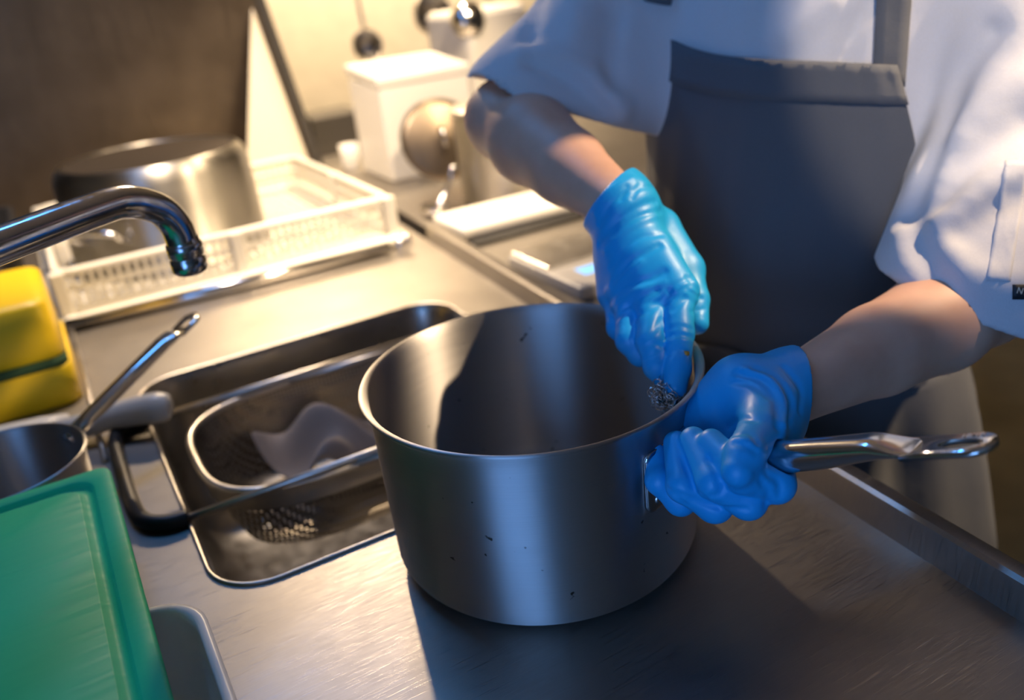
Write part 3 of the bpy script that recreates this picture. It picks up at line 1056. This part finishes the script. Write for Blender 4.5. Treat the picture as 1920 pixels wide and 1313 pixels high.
# ------------------------------------------------------------------ materials of the figure
def skin_mat():
    m = mat('skin', (.62, .36, .25), .5)
    p = m.node_tree.nodes['Principled BSDF']
    p.inputs['Subsurface Weight'].default_value = .12
    p.inputs['Subsurface Radius'].default_value = (.6, .25, .12)
    p.inputs['Subsurface Scale'].default_value = .008
    n1 = noise(m, 22, 5)
    r = ramp(m, n1, 'Fac', [(.3, (.56, .31, .21)), (.7, (.66, .40, .29))])
    L(m, r, 0, p, 'Base Color')
    n2 = noise(m, 500, 2); bump(m, n2, 'Fac', .06, .0004)
    return m


def glove_mat():
    c = (.008, .36, .78)
    m = mat('blue_nitrile', c, .34)
    p = m.node_tree.nodes['Principled BSDF']
    n1 = noise(m, 60, 4, (1, 1, 1), (0, 0, 0), .55, .6)
    n2 = noise(m, 95, 3, (3.2, 1, 1), (.5, .9, .4), .5, 1.2)
    b1 = bump(m, n1, 'Fac', .10, .0010)
    bump(m, n2, 'Fac', .10, .0010, b1)
    r = ramp(m, n1, 'Fac', [(.3, g3(.36)), (.7, g3(.50))])
    L(m, r, 0, p, 'Roughness')
    return m


def cloth_mat(name, c, weave=1400, v=.06, bs=.25):
    m = mat(name, c, .9)
    p = m.node_tree.nodes['Principled BSDF']
    p.inputs['Sheen Weight'].default_value = .15
    n1 = noise(m, weave, 2)
    r = ramp(m, n1, 'Fac', [(.3, tuple(x * (1 - v) for x in c)), (.7, tuple(min(x * (1 + v), 1) for x in c))])
    L(m, r, 0, p, 'Base Color')
    b1 = bump(m, n1, 'Fac', bs, .0005)
    n2 = noise(m, 26, 4)
    bump(m, n2, 'Fac', .22, .005, b1)
    return m


M_['skin'] = skin_mat()
M_['glove'] = glove_mat()
M_['shirt'] = cloth_mat('white_shirt_cotton', (.60, .59, .61))
M_['apron'] = cloth_mat('grey_apron_cotton', (.095, .10, .115), 900)
M_['trousers'] = cloth_mat('black_trouser_cotton', (.02, .02, .022))
M_['hair'] = mat('brown_hair', (.06, .035, .02), .5)
M_['shoe'] = mat('black_shoe_leather', (.015, .015, .015), .4)

# ------------------------------------------------------------------ the cook: frame
TX = np.array([.485, .150, 0.0])
RT = math.radians(20)
FW = np.array([-math.cos(RT), -math.sin(RT), 0]); LF = np.array([math.sin(RT), -math.cos(RT), 0]); ZZ = np.array([0, 0, 1.0])
FR = np.array([FW, LF, ZZ])


def bp(f, l, z): return TX + FW * f + LF * l + ZZ * z


SR, SL = bp(.01, -.175, .445), bp(.0, .175, .440)
ER, WR = at(945, 225, .985), at(1160, 385, .805)
EL, WL = at(1845, 560, .825), at(1478, 738, .672)


def torso(X, Y, Z, g_=0.0):
    d = d_ell(X, Y, Z, bp(.035, 0, .30), (.125 + g_, .178 + g_, .23 + g_), FR)
    d = smin(d, d_ell(X, Y, Z, bp(.030, 0, .09), (.128 + g_, .165 + g_, .20 + g_), FR), .08)
    d = smin(d, d_ell(X, Y, Z, bp(-.01, 0, -.08), (.130 + g_, .175 + g_, .17 + g_), FR), .08)
    d = smin(d, d_cap(X, Y, Z, bp(.01, -.15, .43), bp(.01, .15, .43), .068 + g_, .068 + g_), .07)
    return d


# ---- skin: one continuous body
B = Field((.02, -.32, FL), (.80, .52, .86), .006)
B.add(lambda X, Y, Z: torso(X, Y, Z, -.012), (.2, -.2, -.3), (.75, .5, .55))
for s_ in (-1, 1):
    B.chain([bp(-.01, s_ * .09, -.10), bp(.02, s_ * .10, -.47), bp(-.02, s_ * .10, -.83)], [.085, .056, .038], .04)
    B.chain([bp(-.03, s_ * .10, -.85), bp(.15, s_ * .115, -.875)], [.035, .022], .02)
B.cap(bp(.02, 0, .47), bp(.045, .06, .59), .060, .054, .04)
HC = bp(.080, .100, .675)
tl = math.radians(32)
HF = np.array([FW * math.cos(tl) - ZZ * math.sin(tl), LF, ZZ * math.cos(tl) + FW * math.sin(tl)])


def hdp(f, l, u): return HC + HF[0] * f + HF[1] * l + HF[2] * u


B.ell(HC + HF[2] * .02, (.098, .078, .108), HF, .03)
B.ell(hdp(.03, 0, -.055), (.062, .056, .062), HF, .03)
B.chain([hdp(.092, 0, .015), hdp(.112, 0, -.022)], [.010, .014], .012)
for s_ in (-1, 1):
    B.ell(hdp(-.005, s_ * .080, -.005), (.016, .008, .030), HF, .006)
    B.crease([hdp(.090, s_ * .022, .018), hdp(.084, s_ * .042, .016)], .010, .006)
    B.crease([hdp(.10, s_ * .015, .034), hdp(.088, s_ * .048, .034)], .006, -.003)
B.crease([hdp(.098, -.022, -.058), hdp(.102, 0, -.056), hdp(.098, .022, -.058)], .004, .005)
for S_, E_, W_, fr in ((SR, ER, WR, .047), (SL, EL, WL, .046)):
    mid = S_ * .45 + E_ * .55 if S_ is SR else at(1885, 290, .825)
    B.chain([S_, mid, E_], [.054, .044, .041], .03, .01)
    B.chain([E_, E_ * .72 + W_ * .28, W_ * .6 + E_ * .4, W_], [.041, fr, .038, .0250], .02, .01)
    hd = (W_ - E_) / np.linalg.norm(W_ - E_)
    B.cap(W_, W_ + hd * .02, .022, .018, .01)
body = link('person', B.mesh(), M_['skin'])
smooth_mod(body, 6)
tag(body, 'person in a white short-sleeved shirt, grey apron and blue gloves scrubbing the large saucepan', 'person')

# hair, eyes
HR = Field(HC - .16, HC + .16, .006)
HR.ell(HC + HF[2] * .027 - HF[0] * .006, (.106, .087, .114), HF)
HR.ell(hdp(-.125, 0, .05), (.04, .042, .042), HF, .02)
HR.sub(lambda X, Y, Z: d_ell(X, Y, Z, hdp(.095, 0, -.02), (.085, .074, .095), HF), hdp(.095, 0, -.02) - .1, hdp(.095, 0, -.02) + .1, .01)
HR.plane(hdp(0, 0, -.045), -HF[2] + .3 * HF[0])
smooth_mod(link('hair', HR.mesh(), M_['hair'], body), 4)
for s_ in (-1, 1):
    me = lathe([(0, .010), (.005, .0087), (.0087, .005), (.010, 0), (.0087, -.005), (0, -.010)], 16)
    me.transform(Matrix.Translation(Vector(hdp(.080, s_ * .031, .016))))
    link('eye', me, mat('eye_white', (.7, .7, .68), .2), body)

# ---- trousers, shoes
TR = Field((.22, -.16, FL), (.74, .46, .02), .009)
TR.ell(bp(-.01, 0, -.07), (.137, .182, .14), FR)
for s_ in (-1, 1):
    TR.chain([bp(-.01, s_ * .09, -.10), bp(.02, s_ * .10, -.47), bp(-.015, s_ * .10, -.84)], [.105, .082, .072], .03)
TR.plane(bp(0, 0, -.005), ZZ)
TR.plane(bp(0, 0, -.845), -ZZ)
smooth_mod(link('trousers', TR.mesh(), M_['trousers'], body), 3)
for s_ in (-1, 1):
    SH = Field(bp(.04, s_ * .11, -.86) - .2, bp(.04, s_ * .11, -.86) + .2, .007)
    SH.chain([bp(-.04, s_ * .10, -.855), bp(.10, s_ * .115, -.865), bp(.18, s_ * .12, -.872)], [.05, .045, .030], 0, .02)
    SH.plane(bp(0, 0, FL + .001), -ZZ)
    SH.plane(bp(0, 0, -.80), ZZ)
    smooth_mod(link('shoe', SH.mesh(), M_['shoe'], body), 2)

# ---- shirt
S = Field((.02, -.36, -.16), (.76, .56, .60), .0042)
S.add(lambda X, Y, Z: torso(X, Y, Z, .004), (.2, -.2, -.2), (.75, .5, .55))
S.cap(bp(.02, 0, .46), bp(.045, 0, .515), .078, .068, .05)
# right sleeve (loose, ends above the elbow)
SE = at(985, 200, .99)
S.chain([SR + LF * .01, SR * .5 + SE * .5, SE], [.080, .080, .074], .05, .02)
S.chain([bp(.03, -.13, .38), at(1110, 185, 1.00), at(1060, 215, 1.0)], [.07, .066, .055], .04, .02)
# left sleeve
SE2 = at(1790, 560, .81)
S.chain([SL + LF * .005, at(1895, 230, .83), SE2], [.078, .070, .080], .014, .02)
S.chain([at(1890, 250, .83), at(1860, 565, .80)], [.066, .074], .012, .02)
# belly and side cloth
hemR = [at(903, 156, .965), at(1165, 240, .965), at(1040, 178, 1.12)]
nR = np.cross(hemR[1] - hemR[0], hemR[2] - hemR[0]); nR = nR / np.linalg.norm(nR)
if nR @ (SR - hemR[0]) > 0: nR = -nR
hemL = [at(1636, 485, .84), at(1925, 628, .76), at(1785, 592, .735)]
nL = np.cross(hemL[1] - hemL[0], hemL[2] - hemL[0]); nL = nL / np.linalg.norm(nL)
if nL @ (SL - hemL[0]) > 0: nL = -nL
rlo, rhi = np.array([.02, .20, .15]), np.array([.34, .56, .60])
llo, lhi = np.array([.24, -.36, -.02]), np.array([.56, -.03, .40])


def folds(F, lst, d0, d1, fk=1.0):
    for pts, w_, dp_ in lst:
        P3 = [F.hit(c_.x, c_.y, d0, d1, F.h * .7) for c_ in catmull([(x, y, 0) for x, y in pts], 4)]
        P3 = [p for p in P3 if p is not None]
        if len(P3) > 1: F.crease(P3, w_, dp_ * fk)


# folds of the shirt
folds(S, [
    # right sleeve
    ([(985, 95), (1050, 110), (1110, 150), (1165, 205)], .012, -.010),
    ([(1000, 120), (1070, 150), (1130, 200)], .010, .008),
    ([(1010, 0), (1000, 40), (990, 80)], .012, .008),
    ([(1150, 20), (1145, 90), (1150, 150)], .012, .008),
    ([(1080, 0), (1075, 70)], .016, -.006),
    # chest
    ([(1450, 0), (1430, 60), (1440, 100)], .016, .006),
    ([(1560, 0), (1480, 70)], .012, -.006),
    ([(1640, 0), (1600, 60), (1580, 115)], .010, .006),
    # left side and sleeve
    ([(1860, 60), (1800, 150), (1760, 280), (1700, 400)], .010, .012),
    ([(1740, 330), (1800, 250), (1870, 180), (1930, 150)], .016, -.008),
    ([(1765, 375), (1830, 300), (1930, 235)], .014, .009),
    ([(1790, 400), (1850, 350), (1930, 300)], .013, -.008),
    ([(1800, 440), (1860, 400), (1930, 370)], .013, .007),
    ([(1755, 425), (1775, 470), (1815, 510), (1900, 535)], .012, -.007),
    ([(1715, 400), (1725, 450), (1760, 520)], .014, .007),
    ([(1690, 440), (1700, 480), (1720, 520)], .011, -.005),
], .68, 1.35)
# hollow sleeve openings, cut at the hems
for hp_, n_, lo, hi, A_, E_, r0, r1 in ((hemR[0], nR, rlo, rhi, SR, SE, .070, .070), (hemL[0], nL, llo, lhi, SL, SE2, .072, .070)):
    S.plane(hp_, n_, lo, hi)
    m_ = A_ * .30 + E_ * .70 if A_ is SR else at(1855, 340, .822) * .35 + E_ * .65; e_ = E_ + (E_ - A_) * .3
    S.sub(lambda X, Y, Z: d_cap(X, Y, Z, m_, e_, .045, r1), np.minimum(m_, e_) - .08, np.maximum(m_, e_) + .08, .004)
S.plane(bp(0, 0, .535), ZZ + .35 * FW)
S.sub(lambda X, Y, Z: d_cap(X, Y, Z, bp(.025, .01, .49), bp(.045, .06, .59), .064, .064), bp(.03, 0, .45) - .08, bp(.08, 0, .6) + .08, .004)
S.plane(bp(0, 0, -.13), -ZZ)
shirt = link('shirt', S.mesh(), M_['shirt'], body)
smooth_mod(shirt, 4)

# hem stitching bands, sleeve pocket and its woven label
def on_shirt(x, y, off=.0012, d0=.6, d1=1.3):
    p = S.hit(x, y, d0, d1, .0015)
    v = CAMP - p
    return p + v / np.linalg.norm(v) * off


def patch(x0, y0, x1, y1, nx, ny, off, skew=0):
    V = []; F = []
    for j in range(ny + 1):
        for i in range(nx + 1):
            V.append(on_shirt(x0 + (x1 - x0) * i / nx + skew * j / ny, y0 + (y1 - y0) * j / ny, off))
    for j in range(ny):
        for i in range(nx):
            a = j * (nx + 1) + i; F.append((a, a + 1, a + nx + 2, a + nx + 1))
    return pyd(V, F)


pk = link('sleeve_pocket', patch(1885, 300, 1930, 528, 6, 20, .0016, -35), M_['shirt'], shirt)
mdf = pk.modifiers.new('s', 'SOLIDIFY'); mdf.thickness = .0005; mdf.offset = 1
M_['lab'] = mat('navy_label', (.012, .014, .02), .6)
lb = link('woven_label', patch(1899, 534, 1935, 562, 4, 3, .003), M_['lab'], shirt)
mdf = lb.modifiers.new('s', 'SOLIDIFY'); mdf.thickness = .001; mdf.offset = 1
tm_ = text_mesh('NY', .0075, .0002)
o0 = Vector(on_shirt(1917, 547, .0052))
cx_ = (Vector(on_shirt(1926, 549, .0052)) - Vector(on_shirt(1908, 545, .0052))).normalized()
nn_ = (Vector(CAMP) - o0).normalized(); cy_ = nn_.cross(cx_).normalized(); nn_ = cx_.cross(cy_)
tm_.transform(Matrix(((cx_.x, cy_.x, nn_.x, o0.x), (cx_.y, cy_.y, nn_.y, o0.y), (cx_.z, cy_.z, nn_.z, o0.z), (0, 0, 0, 1))))
link('label_lettering', tm_, mat('label_thread', (.6, .55, .45), .8), lb, False)

# ---- apron: cloth laid over the torso
def tors1(p): return float(torso(np.float64(p[0]), np.float64(p[1]), np.float64(p[2]), .004))


def wrap(theta, z, off):
    """point on the torso surface at bearing theta (0 = front, + = the cook's left) and height z"""
    d = FW * math.cos(theta) + LF * math.sin(theta)
    r = .42
    for _ in range(40):
        p = bp(0, 0, z) + d * r
        e = tors1(p)
        r -= e * .9
        if abs(e) < 2e-4: break
    return bp(0, 0, z) + d * (r + off)


NU, NV = 40, 46
V = []; F = []
for j in range(NV + 1):
    v = j / NV
    for i in range(NU + 1):
        u = -1 + 2 * i / NU
        zt = .370 + .040 * (u * u if u < 0 else 0) - .010 * u - .004 * max(0, u) ** 3
        z = zt + (.015 - zt) * v
        hw = math.radians((62 + 8 * v) if u < 0 else (46 + 20 * min(1, v * 1.6)))
        off = .007 + .0015 * math.sin(9 * u + 2 * v) + .010 * math.exp(-((v - .62) / .13) ** 2) * (1 - u * u)
        off += .006 * math.exp(-((v - .82 + .10 * u) / .06) ** 2) * math.exp(-((u - .3) / .5) ** 2) - .004 * math.exp(-((v - .93 + .08 * u) / .05) ** 2)
        off += .0016 * math.sin(46 * u) * math.exp(-v / .12) * max(0, u) + .0012 * math.sin(30 * u + 5 * v) * math.exp(-((v - .45) / .3) ** 2)
        V.append(wrap(u * hw, z, off))
for j in range(NV):
    for i in range(NU):
        a = j * (NU + 1) + i; F.append((a, a + 1, a + NU + 2, a + NU + 1))
apr = link('apron', pyd(V, F), M_['apron'], body)
mdf = apr.modifiers.new('s', 'SOLIDIFY'); mdf.thickness = .0022; mdf.offset = 1
mdf = apr.modifiers.new('ss', 'SUBSURF'); mdf.levels = mdf.render_levels = 1
BV = V


def strip(rows, name, m, parent, th=.0016):
    n_ = len(rows[0]); V = [p for r in rows for p in r]; F = []
    for j in range(len(rows) - 1):
        for i in range(n_ - 1):
            F.append((j * n_ + i, j * n_ + i + 1, (j + 1) * n_ + i + 1, (j + 1) * n_ + i))
    o = link(name, pyd(V, F), m, parent)
    s_ = o.modifiers.new('s', 'SOLIDIFY'); s_.thickness = th; s_.offset = 1
    return o


# top hem of the bib: a doubled band with its seam
rows = []
for k in range(5):
    row = []
    for i in range(NU + 1):
        a = Vector(BV[i]); b = Vector(BV[(NU + 1) * 5 + i])
        tq = math.radians((-1 + 2 * i / NU) * (62 if i < NU / 2 else 48)); n_ = Vector(FW * math.cos(tq) + LF * math.sin(tq))
        row.append(a.lerp(b, k / 4) + n_ * .0024)
    rows.append(row)
strip(rows, 'bib_hem', M_['apron'], apr, .0012)
# waistband
rows = []
for k in range(5):
    z = .045 - .04 * k / 4
    rows.append([wrap(math.radians(-110 + 220 * i / 60), z + .006 * math.sin(i * .5), .013 + .002 * math.sin(i * 1.3 + k)) for i in range(61)])
strip(rows, 'waistband', M_['apron'], apr)
# skirt of the apron with vertical folds
rows = []
for k in range(30):
    z = .02 - .60 * k / 29
    row = []
    for i in range(73):
        th = math.radians(-118 + 236 * i / 72)
        base_z = max(z, -.09)
        fl = .012 + .05 * min(1, (.02 - z) / .25) * abs(math.sin(th)) ** 1.5
        fo = (.010 * math.sin(th * 9 + 1) + .006 * math.sin(th * 17)) * min(1, (.02 - z) / .15)
        p = wrap(th, base_z, fl + fo)
        row.append((p[0], p[1], z))
    rows.append(row)
strip(rows, 'skirt', M_['apron'], apr, .002)


def surf(p, off):
    p = np.array(p, float)
    for _ in range(10):
        e = S.sample(p); g_ = np.array([S.sample(p + d) - S.sample(p - d) for d in np.eye(3) * .006]) / .012
        g_ /= np.linalg.norm(g_) + 1e-9
        p = p - g_ * np.clip(e, -.02, .02)
    return p + g_ * off, g_


for s_, l0 in ((1, .132), (-1, .128)):
    rows = []
    cor = np.array(BV[(NU - 2 if s_ > 0 else 2) + 3 * (NU + 1)]) - FW * .006
    pts = [cor, bp(.12, s_ * (l0 - .008), .43), bp(.08, s_ * (l0 - .03), .49), bp(.02, s_ * .085, .53), bp(-.05, s_ * .06, .52)]
    cv = catmull([tuple(p) for p in pts], 8)
    for k, c_ in enumerate(cv):
        p, g_ = surf(np.array(c_), .004)
        if k < 4: p = np.array(c_) * (1 - k / 4) + p * (k / 4)
        side = np.cross(g_, np.cross(LF * 1.0, g_)); side /= np.linalg.norm(side)
        rows.append([tuple(p + side * t) for t in (-.015, -.005, .005, .015)])
    strip(rows, 'neck_strap', M_['apron'], apr, .002)
bc = Vector(BV[1 + 2 * (NU + 1)]) + Vector(FW) * .008
me = lathe([(0, .002), (.004, .002), (.0062, .0032), (.0075, .0022), (.0078, 0), (.0, -.0005)], 24)
me.transform(Matrix.Translation(bc) @ Vector(FW * .75 - LF * .6).to_track_quat('Z', 'Y').to_matrix().to_4x4())
link('button', me, mat('navy_button', (.05, .055, .07), .3), apr)

# ------------------------------------------------------------------ gloves
def unit(v): return v / np.linalg.norm(v)


# ---- right hand: back towards the lens, fingers reaching down to the rim
G = Field((.02, -.12, .11), (.24, .13, .35), .0013)
fdir = unit(ER - WR)
iM, iP, iD, iT = at(1270, 548, .758), at(1274, 625, .738), at(1270, 690, .722), at(1266, 728, .712)
mM, mP, mD, mT = at(1222, 562, .765), at(1220, 640, .738), at(1231, 688, .730), at(1243, 708, .730)
rM, rP, rD, rT = at(1182, 560, .782), at(1180, 638, .757), at(1200, 664, .757), at(1215, 662, .770)
pM, pP, pD, pT = at(1156, 548, .803), at(1160, 615, .787), at(1182, 640, .790), at(1196, 640, .800)
tC, tM, tI, tT = at(1235, 430, .820), at(1287, 505, .800), at(1303, 562, .782), at(1307, 606, .772)
for q, ra, rb in ((iM, .025, .0165), (mM, .027, .0165), (rM, .027, .016), (pM, .025, .0145)):
    G.cap(WR, q, ra, rb, .012)
    G.cap(WR * .4 + q * .6, q, .019, .0155, .012)
G.cap(iM, mM, .014, .014, .01); G.cap(mM, rM, .014, .014, .01); G.cap(rM, pM, .014, .013, .01)
G.chain([WR, tC, tM], [.022, .020, .0165], .016)
G.chain([tM, tI, tT], [.0150, .0125, .0105], .006)
G.chain([iM, iP, iD, iT], [.0150, .0122, .0112, .0095], .002)
G.chain([mM, mP, mD, mT], [.0150, .0120, .0108, .0092], .0015)
G.chain([rM, rP, rD, rT], [.0142, .0118, .0105, .0090], .004)
G.chain([pM, pP, pD, pT], [.0128, .0105, .0092, .0080], .004)
# cuff
c1 = WR + fdir * .030
G.chain([WR - fdir * .01, WR + fdir * .012, c1 + fdir * .02], [.0300, .0330, .0375], .012, .006)
cufR = [at(1103, 440, .86), at(1215, 322, .86), at(1138, 350, .775)]
nC = np.cross(cufR[1] - cufR[0], cufR[2] - cufR[0]); nC = unit(nC)
if nC @ (WR - cufR[0]) > 0: nC = -nC
folds(G, [
    ([(1125, 455), (1160, 415), (1205, 385), (1255, 372)], .0035, .0022),
    ([(1135, 470), (1175, 430), (1230, 402)], .004, -.0018),
    ([(1150, 440), (1190, 410), (1240, 395)], .0030, .0018),
    ([(1145, 500), (1190, 450), (1240, 440)], .0030, .0016),
    ([(1150, 530), (1185, 490), (1235, 462)], .0034, .0024),
    ([(1138, 545), (1165, 520), (1200, 492)], .0036, -.0016),
    ([(1140, 570), (1165, 540), (1215, 525), (1245, 510)], .0036, .0026),
    ([(1160, 580), (1190, 548), (1245, 530)], .0030, -.0016),
    ([(1155, 600), (1185, 570), (1230, 545)], .0032, .0024),
    ([(1190, 595), (1220, 580), (1255, 550)], .0032, .0024),
    ([(1255, 545), (1275, 530), (1300, 520)], .0026, .0018),
    ([(1250, 572), (1275, 545), (1295, 535)], .0024, .0018),
    ([(1262, 582), (1285, 560)], .0024, .0016),
    ([(1250, 618), (1275, 612), (1297, 618)], .0026, .0018),
    ([(1250, 630), (1275, 628), (1298, 634)], .0024, .0016),
    ([(1250, 642), (1272, 638), (1296, 640)], .0024, -.0012),
    ([(1252, 665), (1272, 655), (1290, 660)], .0024, .0014),
    ([(1202, 640), (1225, 622), (1240, 600)], .0026, .0018),
    ([(1205, 655), (1225, 645), (1242, 650)], .0024, .0018),
    ([(1210, 672), (1235, 662)], .0024, .0015),
    ([(1288, 520), (1310, 545)], .0026, .0018), ([(1292, 545), (1315, 560)], .0024, .0016), ([(1296, 585), (1320, 580)], .0022, .0012),
    ([(1115, 400), (1140, 360), (1185, 335)], .0036, -.0018),
    ([(1125, 420), (1150, 380), (1190, 355), (1225, 350)], .003, .0018),
    ([(1165, 375), (1175, 350)], .0022, .0015), ([(1185, 372), (1200, 345)], .0022, .0015),
], .66, .9, .75)
G.plane(cufR[0], nC)
G.sub(lambda X, Y, Z: d_cap(X, Y, Z, WR + fdir * .03, c1 + fdir * .04, .026, .036), WR - .06, c1 + fdir * .06 + .06, .001)
gl = link('glove', G.mesh(), M_['glove'], body)
smooth_mod(gl, 1)
gl['label'] = 'bright blue disposable glove reaching into the pan'
# crumb on the index finger
cb = G.hit(1287, 664, .66, .8, .0008)
me = lathe([(0, -.002), (.002, -.001), (.0026, .0004), (.0018, .0018), (0, .0024)], 10)
for v_ in me.vertices: v_.co *= 1 + .3 * math.sin(v_.co.x * 3000 + v_.co.y * 2000)
me.transform(Matrix.Translation(Vector(cb)))
tag(link('food_crumb', me, mat('orange_crumb', (.65, .28, .03), .6)), 'tiny orange food crumb stuck on the gloved index finger', 'crumb')

# ---- left hand: fist around the handle
K = Field((.0, -.29, .03), (.25, -.02, .24), .0013)
fl_ = unit(EL - WL)
iM, iP, iD, iT = at(1452, 822, .632), at(1455, 908, .592), at(1392, 893, .580), at(1334, 830, .608)
mM, mP, mD, mT = at(1400, 835, .650), at(1402, 938, .598), at(1338, 905, .594), at(1300, 826, .622)
rM, rP, rD, rT = at(1350, 840, .668), at(1340, 946, .613), at(1280, 912, .610), at(1268, 832, .634)
pM, pP, pD, pT = at(1312, 832, .682), at(1276, 938, .638), at(1236, 902, .636), at(1230, 852, .652)
tC, tM, tI, tT = at(1440, 765, .640), at(1428, 808, .608), at(1396, 852, .578), at(1383, 884, .570)
K.chain([WL, at(1395, 740, .668), at(1330, 785, .682)], [.027, .027, .022], 0, .02)
for q, ra, rb in ((iM, .025, .0165), (mM, .025, .0165), (rM, .025, .016), (pM, .024, .0150)):
    K.cap(WL, q, ra, rb, .012)
K.cap(iM, mM, .015, .015, .01); K.cap(mM, rM, .015, .015, .01); K.cap(rM, pM, .015, .014, .01)
K.cap(at(1345, 780, .672), pM, .022, .015, .012)
K.chain([WL, tC, tM], [.025, .024, .0165], .014)
for ch, rr_ in (((iM, iP, iD, iT), (.0145, .0130, .0115, .0098)), ((mM, mP, mD, mT), (.0145, .0132, .0118, .0100)), ((rM, rP, rD, rT), (.0142, .0128, .0112, .0095)), ((pM, pP, pD, pT), (.0128, .0112, .0098, .0088))):
    K.chain(ch, rr_, .003)
K.chain([tM, tI, tT], [.0155, .0130, .0108], .004)
K.chain([WL - fl_ * .012, WL + fl_ * .008, WL + fl_ * .05], [.0290, .0320, .0350], .010, .006)
cufL = [at(1445, 670, .715), at(1463, 815, .675), at(1530, 735, .632)]
nD = np.cross(cufL[1] - cufL[0], cufL[2] - cufL[0]); nD = unit(nD)
if nD @ (WL - cufL[0]) > 0: nD = -nD
folds(K, [
    ([(1385, 700), (1430, 715), (1455, 755), (1458, 800)], .0034, .0026),
    ([(1400, 695), (1445, 712), (1470, 755), (1470, 795)], .0034, -.0018),
    ([(1415, 690), (1455, 708), (1482, 750), (1480, 790)], .0030, .0022),
    ([(1470, 690), (1500, 730), (1500, 770)], .003, .0018),
    ([(1375, 715), (1410, 722), (1440, 745)], .0028, .0018),
    ([(1365, 800), (1390, 785), (1415, 790)], .0026, .0016),
    ([(1380, 815), (1405, 812), (1420, 830)], .0026, .0018),
    ([(1378, 830), (1400, 838), (1415, 845)], .0026, .0018),
    ([(1330, 860), (1345, 895), (1350, 920)], .0024, .0012),
    ([(1280, 860), (1300, 910), (1330, 940)], .0022, .0010),
    ([(1440, 890), (1460, 905), (1462, 930)], .0026, .0016), ([(1425, 900), (1440, 925), (1435, 950)], .0026, .0014),
    ([(1270, 925), (1330, 948), (1400, 955)], .0022, .0016), ([(1250, 915), (1285, 945)], .0022, .0014),
    ([(1360, 905), (1350, 925), (1335, 930)], .0022, .0014),
], .50, .78)
h_a, h_b = np.array(HS), np.array(HS + ax * .2)
K.sub(lambda X, Y, Z: d_cap(X, Y, Z, h_a, h_b, .0122, .0122), np.minimum(h_a, h_b) - .012, np.maximum(h_a, h_b) + .012, .0015)
K.plane(cufL[0], nD)
K.sub(lambda X, Y, Z: d_cap(X, Y, Z, WL + fl_ * .018, WL + fl_ * .08, .028, .034), WL - .06, WL + fl_ * .08 + .06, .001)
gl2 = link('glove', K.mesh(), M_['glove'], body)
smooth_mod(gl2, 1)
gl2['label'] = 'blue disposable glove gripping the pan handle'
